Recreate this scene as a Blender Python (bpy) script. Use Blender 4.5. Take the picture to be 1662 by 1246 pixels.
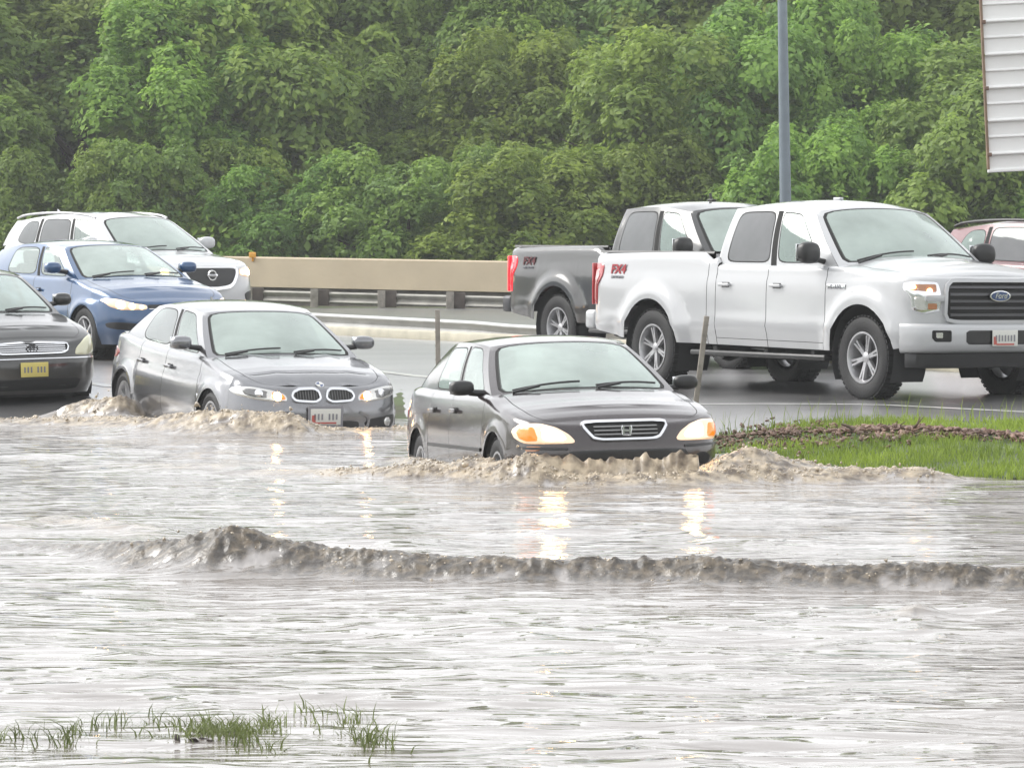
import bpy, bmesh, math, random
import numpy as np
from mathutils import Vector, Matrix
from mathutils.bvhtree import BVHTree

# ------------------------------------------------------------------ scene, camera, sky, sun, exposure
sc = bpy.context.scene
for o in list(bpy.data.objects): bpy.data.objects.remove(o)
R = math.radians
col = sc.collection
cam_d = bpy.data.cameras.new("camera"); cam = bpy.data.objects.new("camera", cam_d); col.objects.link(cam)
cam_d.sensor_width = 36; cam_d.lens = 6500/1662*36; cam_d.clip_start = .5; cam_d.clip_end = 3000
cam.location = (0, 0, 2.0); cam.rotation_euler = (R(90-2.116), 0, 0)
sc.camera = cam
w = bpy.data.worlds.new("World"); sc.world = w; w.use_nodes = True
wn = w.node_tree; wn.nodes.clear()
SUN_EL, SUN_AZ = 42, -68        # behind full cloud, to the left
sky = wn.nodes.new('ShaderNodeTexSky'); sky.sky_type = 'NISHITA'; sky.sun_disc = False
sky.sun_elevation = R(SUN_EL); sky.sun_rotation = R(SUN_AZ); sky.dust_density = 1.0; sky.air_density = 1.0
hs = wn.nodes.new('ShaderNodeHueSaturation'); hs.inputs['Saturation'].default_value = .16
bg = wn.nodes.new('ShaderNodeBackground'); bg.inputs['Strength'].default_value = .15
wo = wn.nodes.new('ShaderNodeOutputWorld')
wn.links.new(sky.outputs[0], hs.inputs['Color']); gm_ = wn.nodes.new('ShaderNodeGamma'); gm_.inputs[1].default_value = .42       # full cloud cover evens the sky out
wn.links.new(hs.outputs[0], gm_.inputs[0]); wn.links.new(gm_.outputs[0], bg.inputs[0]); wn.links.new(bg.outputs[0], wo.inputs[0])
sl = bpy.data.lights.new("sun", 'SUN'); sun = bpy.data.objects.new("sun", sl); col.objects.link(sun)
sl.energy = .55; sl.angle = R(40); sl.color = (1, .97, .92)
az = R(SUN_AZ); el = R(SUN_EL)
sdir = Vector((math.sin(az)*math.cos(el), math.cos(az)*math.cos(el), math.sin(el)))
sun.rotation_euler = sdir.to_track_quat('Z', 'Y').to_euler()
sc.view_settings.view_transform = 'Standard'; sc.view_settings.look = 'None'
sc.view_settings.exposure = 2.62; sc.view_settings.gamma = 1
sc.cycles.max_bounces = 8; sc.cycles.transparent_max_bounces = 16
sc.cycles.volume_bounces = 0; sc.cycles.caustics_reflective = False; sc.cycles.caustics_refractive = False

rng = np.random.default_rng(7); random.seed(7)

# ------------------------------------------------------------------ material helpers
def newmat(name):
    m = bpy.data.materials.new(name); m.use_nodes = True
    nt = m.node_tree; b = nt.nodes['Principled BSDF']
    return m, nt, b
def simple(name, c, rough=.5, metal=0, coat=0, emit=None, es=0, spec=.5, bump=0, bscale=60, var=0, vscale=3):
    m, nt, b = newmat(name)
    b.inputs['Base Color'].default_value = (*c, 1); b.inputs['Roughness'].default_value = rough
    b.inputs['Metallic'].default_value = metal; b.inputs['Coat Weight'].default_value = coat
    b.inputs['Coat Roughness'].default_value = .08; b.inputs['Specular IOR Level'].default_value = spec
    if emit: b.inputs['Emission Color'].default_value = (*emit, 1); b.inputs['Emission Strength'].default_value = es
    if bump or var:
        tc = nt.nodes.new('ShaderNodeTexCoord'); 
        if bump:
            n = nt.nodes.new('ShaderNodeTexNoise'); n.inputs['Scale'].default_value = bscale; n.inputs['Detail'].default_value = 4
            nt.links.new(tc.outputs['Object'], n.inputs['Vector'])
            bp = nt.nodes.new('ShaderNodeBump'); bp.inputs['Strength'].default_value = bump; bp.inputs['Distance'].default_value = .02
            nt.links.new(n.outputs[0], bp.inputs['Height']); nt.links.new(bp.outputs[0], b.inputs['Normal'])
        if var:
            n2 = nt.nodes.new('ShaderNodeTexNoise'); n2.inputs['Scale'].default_value = vscale; n2.inputs['Detail'].default_value = 6
            nt.links.new(tc.outputs['Object'], n2.inputs['Vector'])
            rp = nt.nodes.new('ShaderNodeValToRGB')
            rp.color_ramp.elements[0].position = .3; rp.color_ramp.elements[1].position = .7
            rp.color_ramp.elements[0].color = (*[v*(1-var) for v in c], 1); rp.color_ramp.elements[1].color = (*[min(1, v*(1+var)) for v in c], 1)
            nt.links.new(n2.outputs[0], rp.inputs[0]); nt.links.new(rp.outputs[0], b.inputs['Base Color'])
    return m
def paint(name, c, metal=.3, rough=.35, grime=.25):
    """wet car paint: clear coat, rain beading, road grime toward the sills"""
    m, nt, b = newmat(name); L = nt.links
    b.inputs['Metallic'].default_value = metal; b.inputs['Roughness'].default_value = rough
    b.inputs['Coat Weight'].default_value = 1; b.inputs['Coat Roughness'].default_value = .06
    tc = nt.nodes.new('ShaderNodeTexCoord')
    sx = nt.nodes.new('ShaderNodeSeparateXYZ'); L.new(tc.outputs['Object'], sx.inputs[0])
    n = nt.nodes.new('ShaderNodeTexNoise'); n.inputs['Scale'].default_value = 2.3; n.inputs['Detail'].default_value = 7; L.new(tc.outputs['Object'], n.inputs['Vector'])
    a = nt.nodes.new('ShaderNodeMath'); a.operation = 'MULTIPLY_ADD'; a.inputs[1].default_value = .55; L.new(n.outputs[0], a.inputs[0]); L.new(sx.outputs['Z'], a.inputs[2])
    mr = nt.nodes.new('ShaderNodeMapRange'); mr.inputs[1].default_value = .95; mr.inputs[2].default_value = .45; mr.inputs[3].default_value = 0; mr.inputs[4].default_value = grime
    L.new(a.outputs[0], mr.inputs[0])
    mx = nt.nodes.new('ShaderNodeMix'); mx.data_type = 'RGBA'; L.new(mr.outputs[0], mx.inputs['Factor'])
    mx.inputs['A'].default_value = (*c, 1); mx.inputs['B'].default_value = (.16, .14, .12, 1)
    L.new(mx.outputs['Result'], b.inputs['Base Color'])
    v = nt.nodes.new('ShaderNodeTexVoronoi'); v.inputs['Scale'].default_value = 75; L.new(tc.outputs['Object'], v.inputs['Vector'])
    n3 = nt.nodes.new('ShaderNodeTexNoise'); n3.inputs['Scale'].default_value = 5; L.new(tc.outputs['Object'], n3.inputs['Vector'])
    ml = nt.nodes.new('ShaderNodeMath'); ml.operation = 'MULTIPLY'; L.new(v.outputs['Distance'], ml.inputs[0]); L.new(n3.outputs[0], ml.inputs[1])
    bp = nt.nodes.new('ShaderNodeBump'); bp.inputs['Strength'].default_value = .09; bp.inputs['Distance'].default_value = .006
    L.new(ml.outputs[0], bp.inputs['Height']); L.new(bp.outputs[0], b.inputs['Coat Normal'])
    return m
def glass(name, tint, film=(.62, .72, .68), filmw=.25, rough=.04, refl=.10):
    """wet window glass: tinted see-through, sky reflection, a film of rain and mist"""
    m, nt, b = newmat(name); L = nt.links; nt.nodes.remove(b); out = [n for n in nt.nodes if n.type == 'OUTPUT_MATERIAL'][0]
    tr = nt.nodes.new('ShaderNodeBsdfTransparent'); tr.inputs[0].default_value = (*tint, 1)
    df = nt.nodes.new('ShaderNodeBsdfDiffuse'); df.inputs[0].default_value = (*film, 1)
    tc = nt.nodes.new('ShaderNodeTexCoord')
    n = nt.nodes.new('ShaderNodeTexNoise'); n.inputs['Scale'].default_value = 2.5; n.inputs['Detail'].default_value = 5; L.new(tc.outputs['Object'], n.inputs['Vector'])
    mr = nt.nodes.new('ShaderNodeMapRange'); mr.inputs[3].default_value = filmw*.55; mr.inputs[4].default_value = filmw*1.45; L.new(n.outputs[0], mr.inputs[0])
    m1 = nt.nodes.new('ShaderNodeMixShader'); L.new(mr.outputs[0], m1.inputs[0]); L.new(tr.outputs[0], m1.inputs[1]); L.new(df.outputs[0], m1.inputs[2])
    gl = nt.nodes.new('ShaderNodeBsdfGlossy'); gl.inputs['Roughness'].default_value = rough; gl.inputs[0].default_value = (.93, 1, .97, 1)
    ge = nt.nodes.new('ShaderNodeNewGeometry'); dt = nt.nodes.new('ShaderNodeVectorMath'); dt.operation = 'DOT_PRODUCT'; L.new(ge.outputs['Incoming'], dt.inputs[0]); L.new(ge.outputs['Normal'], dt.inputs[1])
    def mth(op, a, b_):
        n_ = nt.nodes.new('ShaderNodeMath'); n_.operation = op
        for s_, v_ in zip(n_.inputs, (a, b_)):
            if isinstance(v_, (int, float)): s_.default_value = v_
            elif v_ is not None: L.new(v_, s_)
        return n_.outputs[0]
    fr_ = mth('MULTIPLY_ADD', mth('POWER', mth('SUBTRACT', 1.0, mth('ABSOLUTE', dt.outputs['Value'], None)), 4.0), .9); fr_.node.inputs[2].default_value = refl
    m2 = nt.nodes.new('ShaderNodeMixShader'); L.new(fr_, m2.inputs[0]); L.new(m1.outputs[0], m2.inputs[1]); L.new(gl.outputs[0], m2.inputs[2])
    L.new(m2.outputs[0], out.inputs['Surface'])
    return m

M = {}
M['black'] = simple('black_trim', (.006, .006, .0065), .4, coat=.1)
M['gap'] = simple('panel_gap', (.006, .006, .006), .8)
M['rubber'] = simple('tyre_rubber', (.014, .014, .015), .65, bump=.35, bscale=70)
M['chrome'] = simple('chrome', (.75, .76, .78), .16, 1)
M['alloy'] = simple('alloy', (.42, .42, .43), .38, .85, var=.2, vscale=9)
M['alloy_dark'] = simple('dark_alloy', (.08, .08, .085), .4, .6)
M['interior'] = simple('interior', (.035, .035, .037), .8)
M['seat'] = simple('seat_fabric', (.10, .095, .09), .9, bump=.2)
M['reflector'] = simple('lamp_reflector', (.62, .62, .6), .22, .75, coat=1)
M['glow'] = simple('lamp_reflector_painted_halo', (.8, .7, .55), .25, .3, coat=1, emit=(1, .45, .16), es=.07)  # emission on the reflector imitates a warm halo round the lit lamp
M['lens_grey'] = simple('lamp_lens_grey', (.18, .18, .18), .2, .4, coat=1)
M['lens_haze'] = simple('cloudy_lamp_lens', (.62, .62, .44), .25, .1, coat=1)
M['lamp_on'] = simple('lamp_lit', (1, .9, .7), .3, emit=(1, .58, .24), es=6)
M['lamp_warm'] = simple('lamp_lit_warm', (1, .8, .5), .3, emit=(1, .55, .20), es=1.6)
M['amber'] = simple('amber_lens', (.75, .17, .01), .2, coat=1, emit=(1, .17, .004), es=.16)
M['amber_dull'] = simple('amber_reflector', (.36, .15, .06), .25, coat=1)
M['red_lamp'] = simple('tail_lamp_lit', (.7, .01, .015), .2, coat=1, emit=(1, .015, .03), es=.30)
M['red_dull'] = simple('tail_lamp', (.42, .03, .035), .2, coat=1)
M['red_pale'] = simple('tail_lamp_pale', (.55, .22, .22), .2, coat=1)
M['plate'] = simple('plate_white', (.62, .62, .58), .5)
M['plate_yellow'] = simple('plate_yellow', (.68, .58, .18), .5)
M['plate_ink'] = simple('plate_ink', (.22, .22, .24), .6)
M['plate_red'] = simple('plate_red', (.45, .10, .08), .6)
M['badge_red'] = simple('badge_red', (.35, .03, .04), .4)
M['badge_dark'] = simple('badge_dark_red', (.10, .015, .02), .4)
M['badge_blue'] = simple('badge_blue', (.03, .06, .16), .3, coat=1)
M['skin'] = simple('skin', (.42, .26, .19), .6)
M['shirt'] = simple('shirt', (.30, .30, .33), .9)
M['hair'] = simple('hair', (.03, .022, .018), .8)
M['gl_green'] = glass('green_glass', (.5, .60, .56), film=(.30, .40, .36), filmw=.40, refl=.08)
M['gl_ws'] = glass('windscreen_glass', (.45, .53, .50), film=(.60, .71, .655), filmw=.40)
M['gl_dark'] = glass('privacy_glass', (.10, .09, .10), film=(.20, .185, .205), filmw=.45, refl=.07)
M['gl_clear'] = glass('side_glass', (.72, .80, .77), filmw=.2)

# ------------------------------------------------------------------ object helpers
def mesh_obj(name, V, F, mats, parent=None, mi=None, smooth=True, ang=38, weld=False):
    me = bpy.data.meshes.new(name); me.from_pydata([tuple(map(float, v)) for v in V], [], F)
    if not isinstance(mats, (list, tuple)): mats = [mats]
    for m in mats: me.materials.append(m)
    if mi is not None: me.polygons.foreach_set('material_index', mi)
    if weld:
        bm = bmesh.new(); bm.from_mesh(me); bmesh.ops.remove_doubles(bm, verts=bm.verts, dist=2e-4); bm.to_mesh(me); bm.free()
    if smooth:
        me.polygons.foreach_set('use_smooth', [True]*len(me.polygons))
        me.set_sharp_from_angle(angle=R(ang))
    me.update()
    o = bpy.data.objects.new(name, me); col.objects.link(o)
    if parent: o.parent = parent
    return o
class MB:
    """collects shapes for ONE mesh"""
    def __init__(s): s.V = []; s.F = []; s.m = []
    def add(s, V, F, m=0):
        n = len(s.V); s.V += [tuple(v) for v in V]; s.F += [tuple(n+i for i in f) for f in F]; s.m += [m]*len(F); return s
    def box(s, c, d, m=0, bev=0, rot=None):
        x, y, z = [v/2 for v in d]
        if bev:
            bm = bmesh.new(); bmesh.ops.create_cube(bm, size=1, matrix=Matrix.Diagonal((*d, 1)))
            bmesh.ops.bevel(bm, geom=bm.edges[:], offset=min(bev, min(d)*.45), segments=3, profile=.5, affect='EDGES')
            V = [v.co.copy() for v in bm.verts]; bm.verts.index_update(); F = [[v.index for v in f.verts] for f in bm.faces]; bm.free()
        else:
            V = [Vector((a, b, e)) for a in (-x, x) for b in (-y, y) for e in (-z, z)]
            F = [(0, 1, 3, 2), (4, 6, 7, 5), (0, 4, 5, 1), (2, 3, 7, 6), (0, 2, 6, 4), (1, 5, 7, 3)]
        if rot is not None: V = [rot @ v for v in V]
        return s.add([v+Vector(c) for v in V], F, m)
    def grid(s, P, m=0, flip=False):
        P = np.asarray(P); a, b = P.shape[:2]
        F = [(i*b+j, i*b+j+1, (i+1)*b+j+1, (i+1)*b+j) for i in range(a-1) for j in range(b-1)]
        if flip: F = [f[::-1] for f in F]
        return s.add(P.reshape(-1, 3), F, m)
    def tube(s, pts, r, n=8, m=0, cap=True):
        pts = [Vector(p) for p in pts]; rr = r if isinstance(r, (list, tuple)) else [r]*len(pts); V = []
        for i, p in enumerate(pts):
            t = (pts[min(i+1, len(pts)-1)]-pts[max(i-1, 0)]).normalized()
            u = t.orthogonal().normalized() if i == 0 else (u-t*u.dot(t)).normalized(); v = t.cross(u)
            V += [p+(u*math.cos(6.2832*k/n)+v*math.sin(6.2832*k/n))*rr[i] for k in range(n)]
        F = [(i*n+k, i*n+(k+1) % n, (i+1)*n+(k+1) % n, (i+1)*n+k) for i in range(len(pts)-1) for k in range(n)]
        if cap: F += [tuple(range(n))[::-1], tuple((len(pts)-1)*n+k for k in range(n))]
        return s.add(V, F, m)
    def lathe(s, prof, axis='y', n=40, m=0):
        V = []
        for (r, h) in prof:
            for k in range(n):
                a = 6.283185*k/n
                V.append((r*math.cos(a), h, r*math.sin(a)) if axis == 'y' else (r*math.cos(a), r*math.sin(a), h))
        F = [(i*n+k, i*n+(k+1) % n, (i+1)*n+(k+1) % n, (i+1)*n+k) for i in range(len(prof)-1) for k in range(n)]
        return s.add(V, F, m)
    def build(s, name, mats, parent=None, **k): return mesh_obj(name, s.V, s.F, mats, parent, mi=s.m, **k)
def thing(name, label, cat, loc=(0, 0, 0), rot=(0, 0, 0), group=None):
    o = bpy.data.objects.new(name, None); col.objects.link(o); o.location = loc; o.rotation_euler = rot
    o.empty_display_size = .2; return tag(o, label, cat, group)
def tag(o, label, cat, group=None):
    o['label'] = label; o['category'] = cat
    if group: o['group'] = group
    return o
def kind(o, k, label=None):
    o['kind'] = k
    if label: o['label'] = label
    return o
def cr(pts, n=30):
    """Catmull-Rom through the points"""
    P = np.array(pts, float); P = np.vstack([2*P[0]-P[1], P, 2*P[-1]-P[-2]]); out = []
    for i in range(1, len(P)-2):
        for t in np.linspace(0, 1, n, endpoint=False):
            a, b, c, d = P[i-1:i+3]
            out.append(.5*((2*b)+(-a+c)*t+(2*a-5*b+4*c-d)*t*t+(-a+3*b-3*c+d)*t**3))
    out.append(P[-2]); return np.array(out)
def tab(table):
    xs = np.array([t[0] for t in table], float); vs = np.array([t[1] for t in table], float)
    c = cr(np.stack([xs, vs], 1), 12); o = np.argsort(c[:, 0], kind='stable'); cx, cv = c[o, 0], c[o, 1]
    return lambda x: np.interp(x, cx, cv)
def lin(table):
    t = sorted(table); xs = [a[0] for a in t]; vs = [a[1] for a in t]
    return lambda x: np.interp(x, xs, vs)

# value noise in numpy, used for water, ground and foliage
_perm = rng.random((256, 256))
def vnoise(x, y):
    xi = np.floor(x).astype(int); yi = np.floor(y).astype(int); fx = x-xi; fy = y-yi
    fx = fx*fx*(3-2*fx); fy = fy*fy*(3-2*fy); g = lambda a, b: _perm[a % 256, b % 256]
    return (g(xi, yi)*(1-fx)+g(xi+1, yi)*fx)*(1-fy)+(g(xi, yi+1)*(1-fx)+g(xi+1, yi+1)*fx)*fy
def fbm(x, y, o=4):
    s = 0; a = .5; t = 0
    for i in range(o): s = s+a*vnoise(x+17.3*i, y+9.1*i); t += a; a *= .5; x = x*2.03; y = y*2.03
    return s/t
# ------------------------------------------------------------------ vehicle body builder
# car space: x forward, y left, z up, front axle at x = 0, ground at z = 0
QS = np.array([1, .985, .955, .915, .905, .82, .68, .5, .3, .1, 0])
def build_body(S, root):
    plan = cr(S['plan'], 40); zt = tab(S['top']); crown = lin(S['crown']); sill = lin(S['sill'])
    Yh = S['Y']; roll = lin(S['roll']); xs0, xs1 = S['side']
    fi = lin(S['fprof']); si = lin(S['sprof']); ri = lin(S['rprof'])
    i0 = int(np.argmax(plan[:, 0] <= xs0)); i1 = len(plan)-int(np.argmax(plan[::-1, 0] >= xs1))
    def res(P, n):
        d = np.r_[0, np.cumsum(np.hypot(*np.diff(P, axis=0).T))]; t = np.linspace(0, d[-1], n)
        return np.stack([np.interp(t, d, P[:, 0]), np.interp(t, d, P[:, 1])], 1)
    nose = res(plan[:i0], 15); tail = res(plan[i1:], 10)
    sp = []
    for xw in (0, -S['wb']):
        Ra = S['R']; sp += list(xw+Ra*np.cos(np.linspace(0, math.pi, 19)))+[xw+Ra+.004, xw-Ra-.004]
    seams = [s for d in S['doors'] for s in (d[0], d[1])]+S.get('cuts', [])
    for s in seams: sp += [s+.005, s-.005]
    base = [x for x in np.arange(xs0, xs1, -.09) if min(abs(x-q) for q in sp) > .03]
    xl = np.array(sorted([x for x in sp if xs1 < x < xs0]+base, reverse=True))
    j = slice(i0, i1); ys = np.interp(-xl, -plan[j, 0], plan[j, 1])
    ring = np.vstack([nose, np.stack([xl, ys], 1), tail]); n = len(ring)
    tg = np.gradient(cr(S['plan'], 40), axis=0); tl = plan
    dist = [int(np.argmin(np.hypot(tl[:, 0]-p[0], tl[:, 1]-p[1]))) for p in ring]
    T = tg[dist]; T /= np.hypot(T[:, 0], T[:, 1])[:, None]; N = np.stack([T[:, 1], -T[:, 0]], 1)
    N[0] = (1, 0); N[-1] = (-1, 0)
    z2 = lambda x, y: zt(x)+crown(x)*(1-np.minimum(1, np.abs(y)/Yh)**2)
    zb = sill(ring[:, 0]); flo = np.zeros(n); arch = np.zeros(n, bool)
    for xw in (0, -S['wb']):
        d = S['R']**2-(ring[:, 0]-xw)**2; m = (d >= -1e-6) & (ring[:, 1] > .4); arch |= m
        zb = np.where(m, np.maximum(zb, S['zw']+np.sqrt(np.maximum(d, 0))), zb)
    tr = np.array(S.get('rows', [0, .08, .087, .16, .26, .36, .46, .56, .66, .74, .81, .87, .92, .955, .98, 1]))
    P = np.zeros((n, len(tr), 3)); zt_r = z2(ring[:, 0], ring[:, 1])
    for k, t in enumerate(tr):
        z = zb+(zt_r-zb)*t; r = roll(ring[:, 0]); u = np.clip((z-(zt_r-r))/r, 0, 1); ins_r = r*(1-np.sqrt(1-u*u*.995))
        nx, ny = N[:, 0], N[:, 1]
        ins = si(z)*ny**2+np.where(nx > 0, fi(z), ri(z))*nx**2+ins_r
        for xw in (0, -S['wb']):
            dd = np.hypot(ring[:, 0]-xw, z-S['zw']); ins = ins-S['flare']*np.exp(-(np.maximum(dd-S['R']-S.get('fw', .03), 0)/.05)**2)*(dd >= S['R']-.02)*(ring[:, 1] > .4)*(np.abs(ring[:, 0]-xw) < S['R']+.2)*(z > S['zw']-.25)
        P[:, k, 0] = ring[:, 0]-N[:, 0]*ins; P[:, k, 1] = np.maximum(0, ring[:, 1]-N[:, 1]*ins); P[:, k, 2] = z
    P[0, :, 1] = 0; P[-1, :, 1] = 0
    top = P[:, -1]                                     # shoulder line
    fs = slice(15, 15+len(xl)); byf = lambda x: np.interp(-x, -top[fs, 0], top[fs, 1]); S['by'] = byf; S['z2'] = z2
    parts = {}
    def part(k): return parts.setdefault(k, MB())
    rd = 1
    for sg in (1, -1):
        for i in range(n-1):
            xa, xb = ring[i, 0], ring[i+1, 0]; xm = (xa+xb)/2
            isseam = any(abs(xm-s) < .006 for s in seams) and 15 <= i < 15+len(xl)-1
            key = 'body'
            for di, d in enumerate(S['doors']):
                if d[0]-.004 > xm > d[1]+.004: key = ('door', di, sg)
            for k in range(len(tr)-1):
                q = [P[i, k], P[i+1, k], P[i+1, k+1], P[i, k+1]]; q = [v*(1, sg, 1) for v in q]
                kk = 'body' if (k < rd or isseam) else key
                if isinstance(kk, tuple) and k == rd: part('body').add(q, [(0, 1, 2, 3)], 1); continue
                part(kk).add(q, [(0, 1, 2, 3) if sg < 0 else (3, 2, 1, 0)], 1 if isseam else 0)
    # hood and deck: strips across between the two shoulder lines
    cowl = S['cowl']; deck = S.get('deck'); bowc = S.get('bow', .12)
    qs = np.r_[QS, -QS[-2::-1]]
    def fillrange(idx, bow0, bow1, nm):
        L = []
        for c, i in enumerate(idx):
            f = c/max(1, len(idx)-1); f = f**1.5; bow = bow0+(bow1-bow0)*f; row = []
            for q in qs:
                y = top[i, 1]*q; bw = bow*(1-q*q); x = top[i, 0]+bw
                row.append((x, y, top[i, 2] + (z2(top[i, 0], y)-z2(top[i, 0], top[i, 1]))+ S.get('bulge', lambda x, y: 0)(x, y)*min(1, c/4)))
            L.append(row)
        for a in range(len(L)-1):
            for b in range(len(qs)-1):
                qm = abs(qs[b]+qs[b+1])/2; xm = top[idx[a], 0]
                gap = .903 < qm < .917 and xm < S['hoodx']+.02 and nm == 'hood'
                key = nm if (qm < .91 and xm < S['hoodx'] and nm == 'hood') else 'body'
                part(key).add([L[a][b], L[a+1][b], L[a+1][b+1], L[a][b+1]], [(0, 1, 2, 3)], 1 if gap else 0)
        return L
    idx = [i for i in range(n) if top[i, 0] >= cowl-1e-6 and i < n-10]
    Lh = fillrange(idx, 0, bowc, 'hood'); S['cowlrow'] = Lh[-1]
    if deck is not None:
        idx = [i for i in range(n-1, 0, -1) if top[i, 0] <= deck+1e-6]
        Ld = fillrange(idx, 0, -bowc, 'deck')
    # greenhouse -----------------------------------------------------------
    rf = cr(S['roof'], 20); ry = lambda x: np.interp(-x, -rf[:, 0], rf[:, 1]); rz = lambda x: np.interp(-x, -rf[:, 0], rf[:, 2])
    rc = S.get('rcrown', .06); bt = S.get('bowtop', .10); bb = S.get('bulge_side', .02)
    post = S['post']; xbA, xtA = post[0]; xbD, xtD = post[-1]
    xbA = top[[i for i in range(n) if top[i, 0] >= cowl-1e-6 and i < n-10][-1], 0]
    post = [(xbA, xtA)]+list(post[1:])
    body = part('body')
    def sidept(xb, xt, b, sg):
        pb = np.array([xb, byf(xb)-.004, z2(xb, 9)-.012]); pt = np.array([xt, ry(xt), rz(xt)])
        v = pb*(1-b)+pt*b; v[1] += bb*4*b*(1-b); v[1] *= sg; return v
    def wsf(a, b, front=True):
        q = 2*a-1; xb0, xt0 = (xbA, xtA) if front else (xbD, xtD); s = 1 if front else -1
        bow = bowc*(1 if front or deck is not None else .3); yb = byf(xb0)-.004; x_b = xb0+s*bow*(1-q*q)
        pb = np.array([x_b, q*yb, z2(xb0, q*yb)-.012]); pt = np.array([xt0+s*bt*(1-q*q), q*ry(xt0), rz(xt0)+rc*(1-abs(q)**2.4)*(.75 if front else .6)])
        v = pb*(1-b)+pt*b; u = 4*b*(1-b)*(1-q*q); return v+np.array([s*.025*u, math.copysign(bb*4*b*(1-b)*abs(q)**6, q), .02*u])
    def panel(f, mg, hole, name, gm, frame_black=False, p=7, shift=0, trim=.05):
        """frame between the unit square and a rounded opening; seal; glass"""
        K = 64; th = np.linspace(0, 2*math.pi, K, endpoint=False)
        sq = []
        for t in th:
            c, s_ = math.cos(t), math.sin(t); m_ = max(abs(c), abs(s_)); sq.append((.5+.5*c/m_, .5+.5*s_/m_))
        l, r_, b0, t0 = mg
        def inner(k):
            o = []
            for t in th:
                c, s_ = math.cos(t), math.sin(t); d = (abs(c)**p+abs(s_)**p)**(-1/p)
                u, v = c*d*k, s_*d*k; cx, cy = (l+1-r_)/2, (b0+1-t0)/2
                o.append((cx+u*(1-l-r_)/2, cy+v*(1-b0-t0)/2))
            return o
        rings = [sq, inner(1)]; i2 = inner(1-trim)
        V = [f(a, b) for rg in rings for a, b in rg]; F = [(i, (i+1) % K, K+(i+1) % K, K+i) for i in range(K)]
        body.add(V, F, 1 if frame_black else 0)
        if not hole: return None
        V = [f(a, b) for rg in (rings[1], i2) for a, b in rg]; body.add(V, F, 1)
        gmb = MB(); V = []; ks = [1-trim*.8, .75, .5, .25]
        for k in ks: V += [f(a, b) for a, b in inner(k)]
        V.append(f((l+1-r_)/2, (b0+1-t0)/2)); F2 = [(j*K+i, j*K+(i+1) % K, (j+1)*K+(i+1) % K, (j+1)*K+i) for j in range(len(ks)-1) for i in range(K)]
        F2 += [((len(ks)-1)*K+i, (len(ks)-1)*K+(i+1) % K, len(ks)*K) for i in range(K)]
        gmb.add(V, F2); o = gmb.build(name, gm, root, ang=80); return o
    panel(lambda a, b: wsf(a, b), (.035, .035, .02, .03), True, 'windshield', S['gws'], p=14, trim=.045)
    panel(lambda a, b: wsf(a, b, False), (.07, .07, .12, .12), True, 'rear_window', S['gr'], p=6)
    for sg in (1, -1):
        for w_ in range(len(post)-1):
            (b0, t0), (b1, t1) = post[w_], post[w_+1]
            f = lambda a, b: sidept(b0+(b1-b0)*a, t0+(t1-t0)*a, b, sg)
            win = S['win'][w_]
            if win: panel(f, win[1], True, 'side_window', win[0], p=win[2] if len(win) > 2 else 7)
            else:
                blk = w_ in S.get('blackpost', ())
                body.grid([[f(a, b) for b in np.linspace(0, .93, 9)] for a in np.linspace(0, 1, 5)], 1 if blk else 0); body.grid([[f(a, b) for b in (.93, 1)] for a in np.linspace(0, 1, 5)], 0)
    # roof
    G = []
    for i, f_ in enumerate(np.linspace(0, 1, 22)):
        x = xtA+(xtD-xtA)*f_; bow = bt*(1-2*f_)
        G.append([(x+bow*(1-q*q), ry(x)*q, rz(x)+rc*(1-abs(q)**2.4)*(.75+.25*math.sin(math.pi*f_) if f_ < .5 else .6+.4*math.sin(math.pi*f_))) for q in np.r_[np.array([1, .985, .95, .88, .75, .5, .25, 0]), -np.array([.25, .5, .75, .88, .95, .985, 1])]])
    part('roof').grid(G)
    # wheel wells and floor pan
    for sg in (1, -1):
        for xw in (0, -S['wb']):
            G = []; yo = float(np.interp(-xw, -ring[15:15+len(xl), 0], ring[15:15+len(xl), 1]))-.02
            for t in np.linspace(-.5, math.pi+.5, 24):
                x = xw+S['R']*1.0*math.cos(t); z = S['zw']+S['R']*math.sin(t)
                G.append([(x, sg*(yo+.01-dy), z) for dy in (0.004, .12, .4)])
            body.grid(G, 2)
    x0, x1 = S['plan'][0][0]-.25, S['plan'][-1][0]+.3
    W_ = Yh-.42
    body.box(((x0+x1)/2, 0, (S['floor']+S['sill0'])/2), (x0-x1, 2*W_, S['floor']-S['sill0']), 2)
    body.box(((-S['R']-.03-S['wb']+S['R']+.03)/2, 0, S['floor']-.03), (S['wb']-2*S['R']-.06, 2*Yh-.2, .06), 2)
    # interior liner, firewall, dash, seats
    inter = MB(); xa, xb_ = cowl-.02, S.get('cabend', xbD+.05)
    for sg in (1, -1):
        inter.grid([[(x, sg*(byf(x)-.07), z2(x, 9)-.03), (x, sg*(byf(x)-.10), S['floor'])] for x in np.linspace(xa, xb_, 12)])
    ya = byf(xa)-.07
    inter.box((xa-.22, 0, float(z2(xa, 9))-.09), (.42, 2*ya, .14), bev=.05)
    inter.box((xa-.02, 0, (float(z2(xa, 9))+S['floor'])/2-.05), (.04, 2*ya, float(z2(xa, 9))-S['floor']-.1))
    inter.box((xb_, 0, (float(z2(xb_, 9))+S['floor'])/2-.02), (.04, 2*ya, float(z2(xb_, 9))-S['floor']-.05))
    zs = float(z2(cowl, 9))
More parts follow.
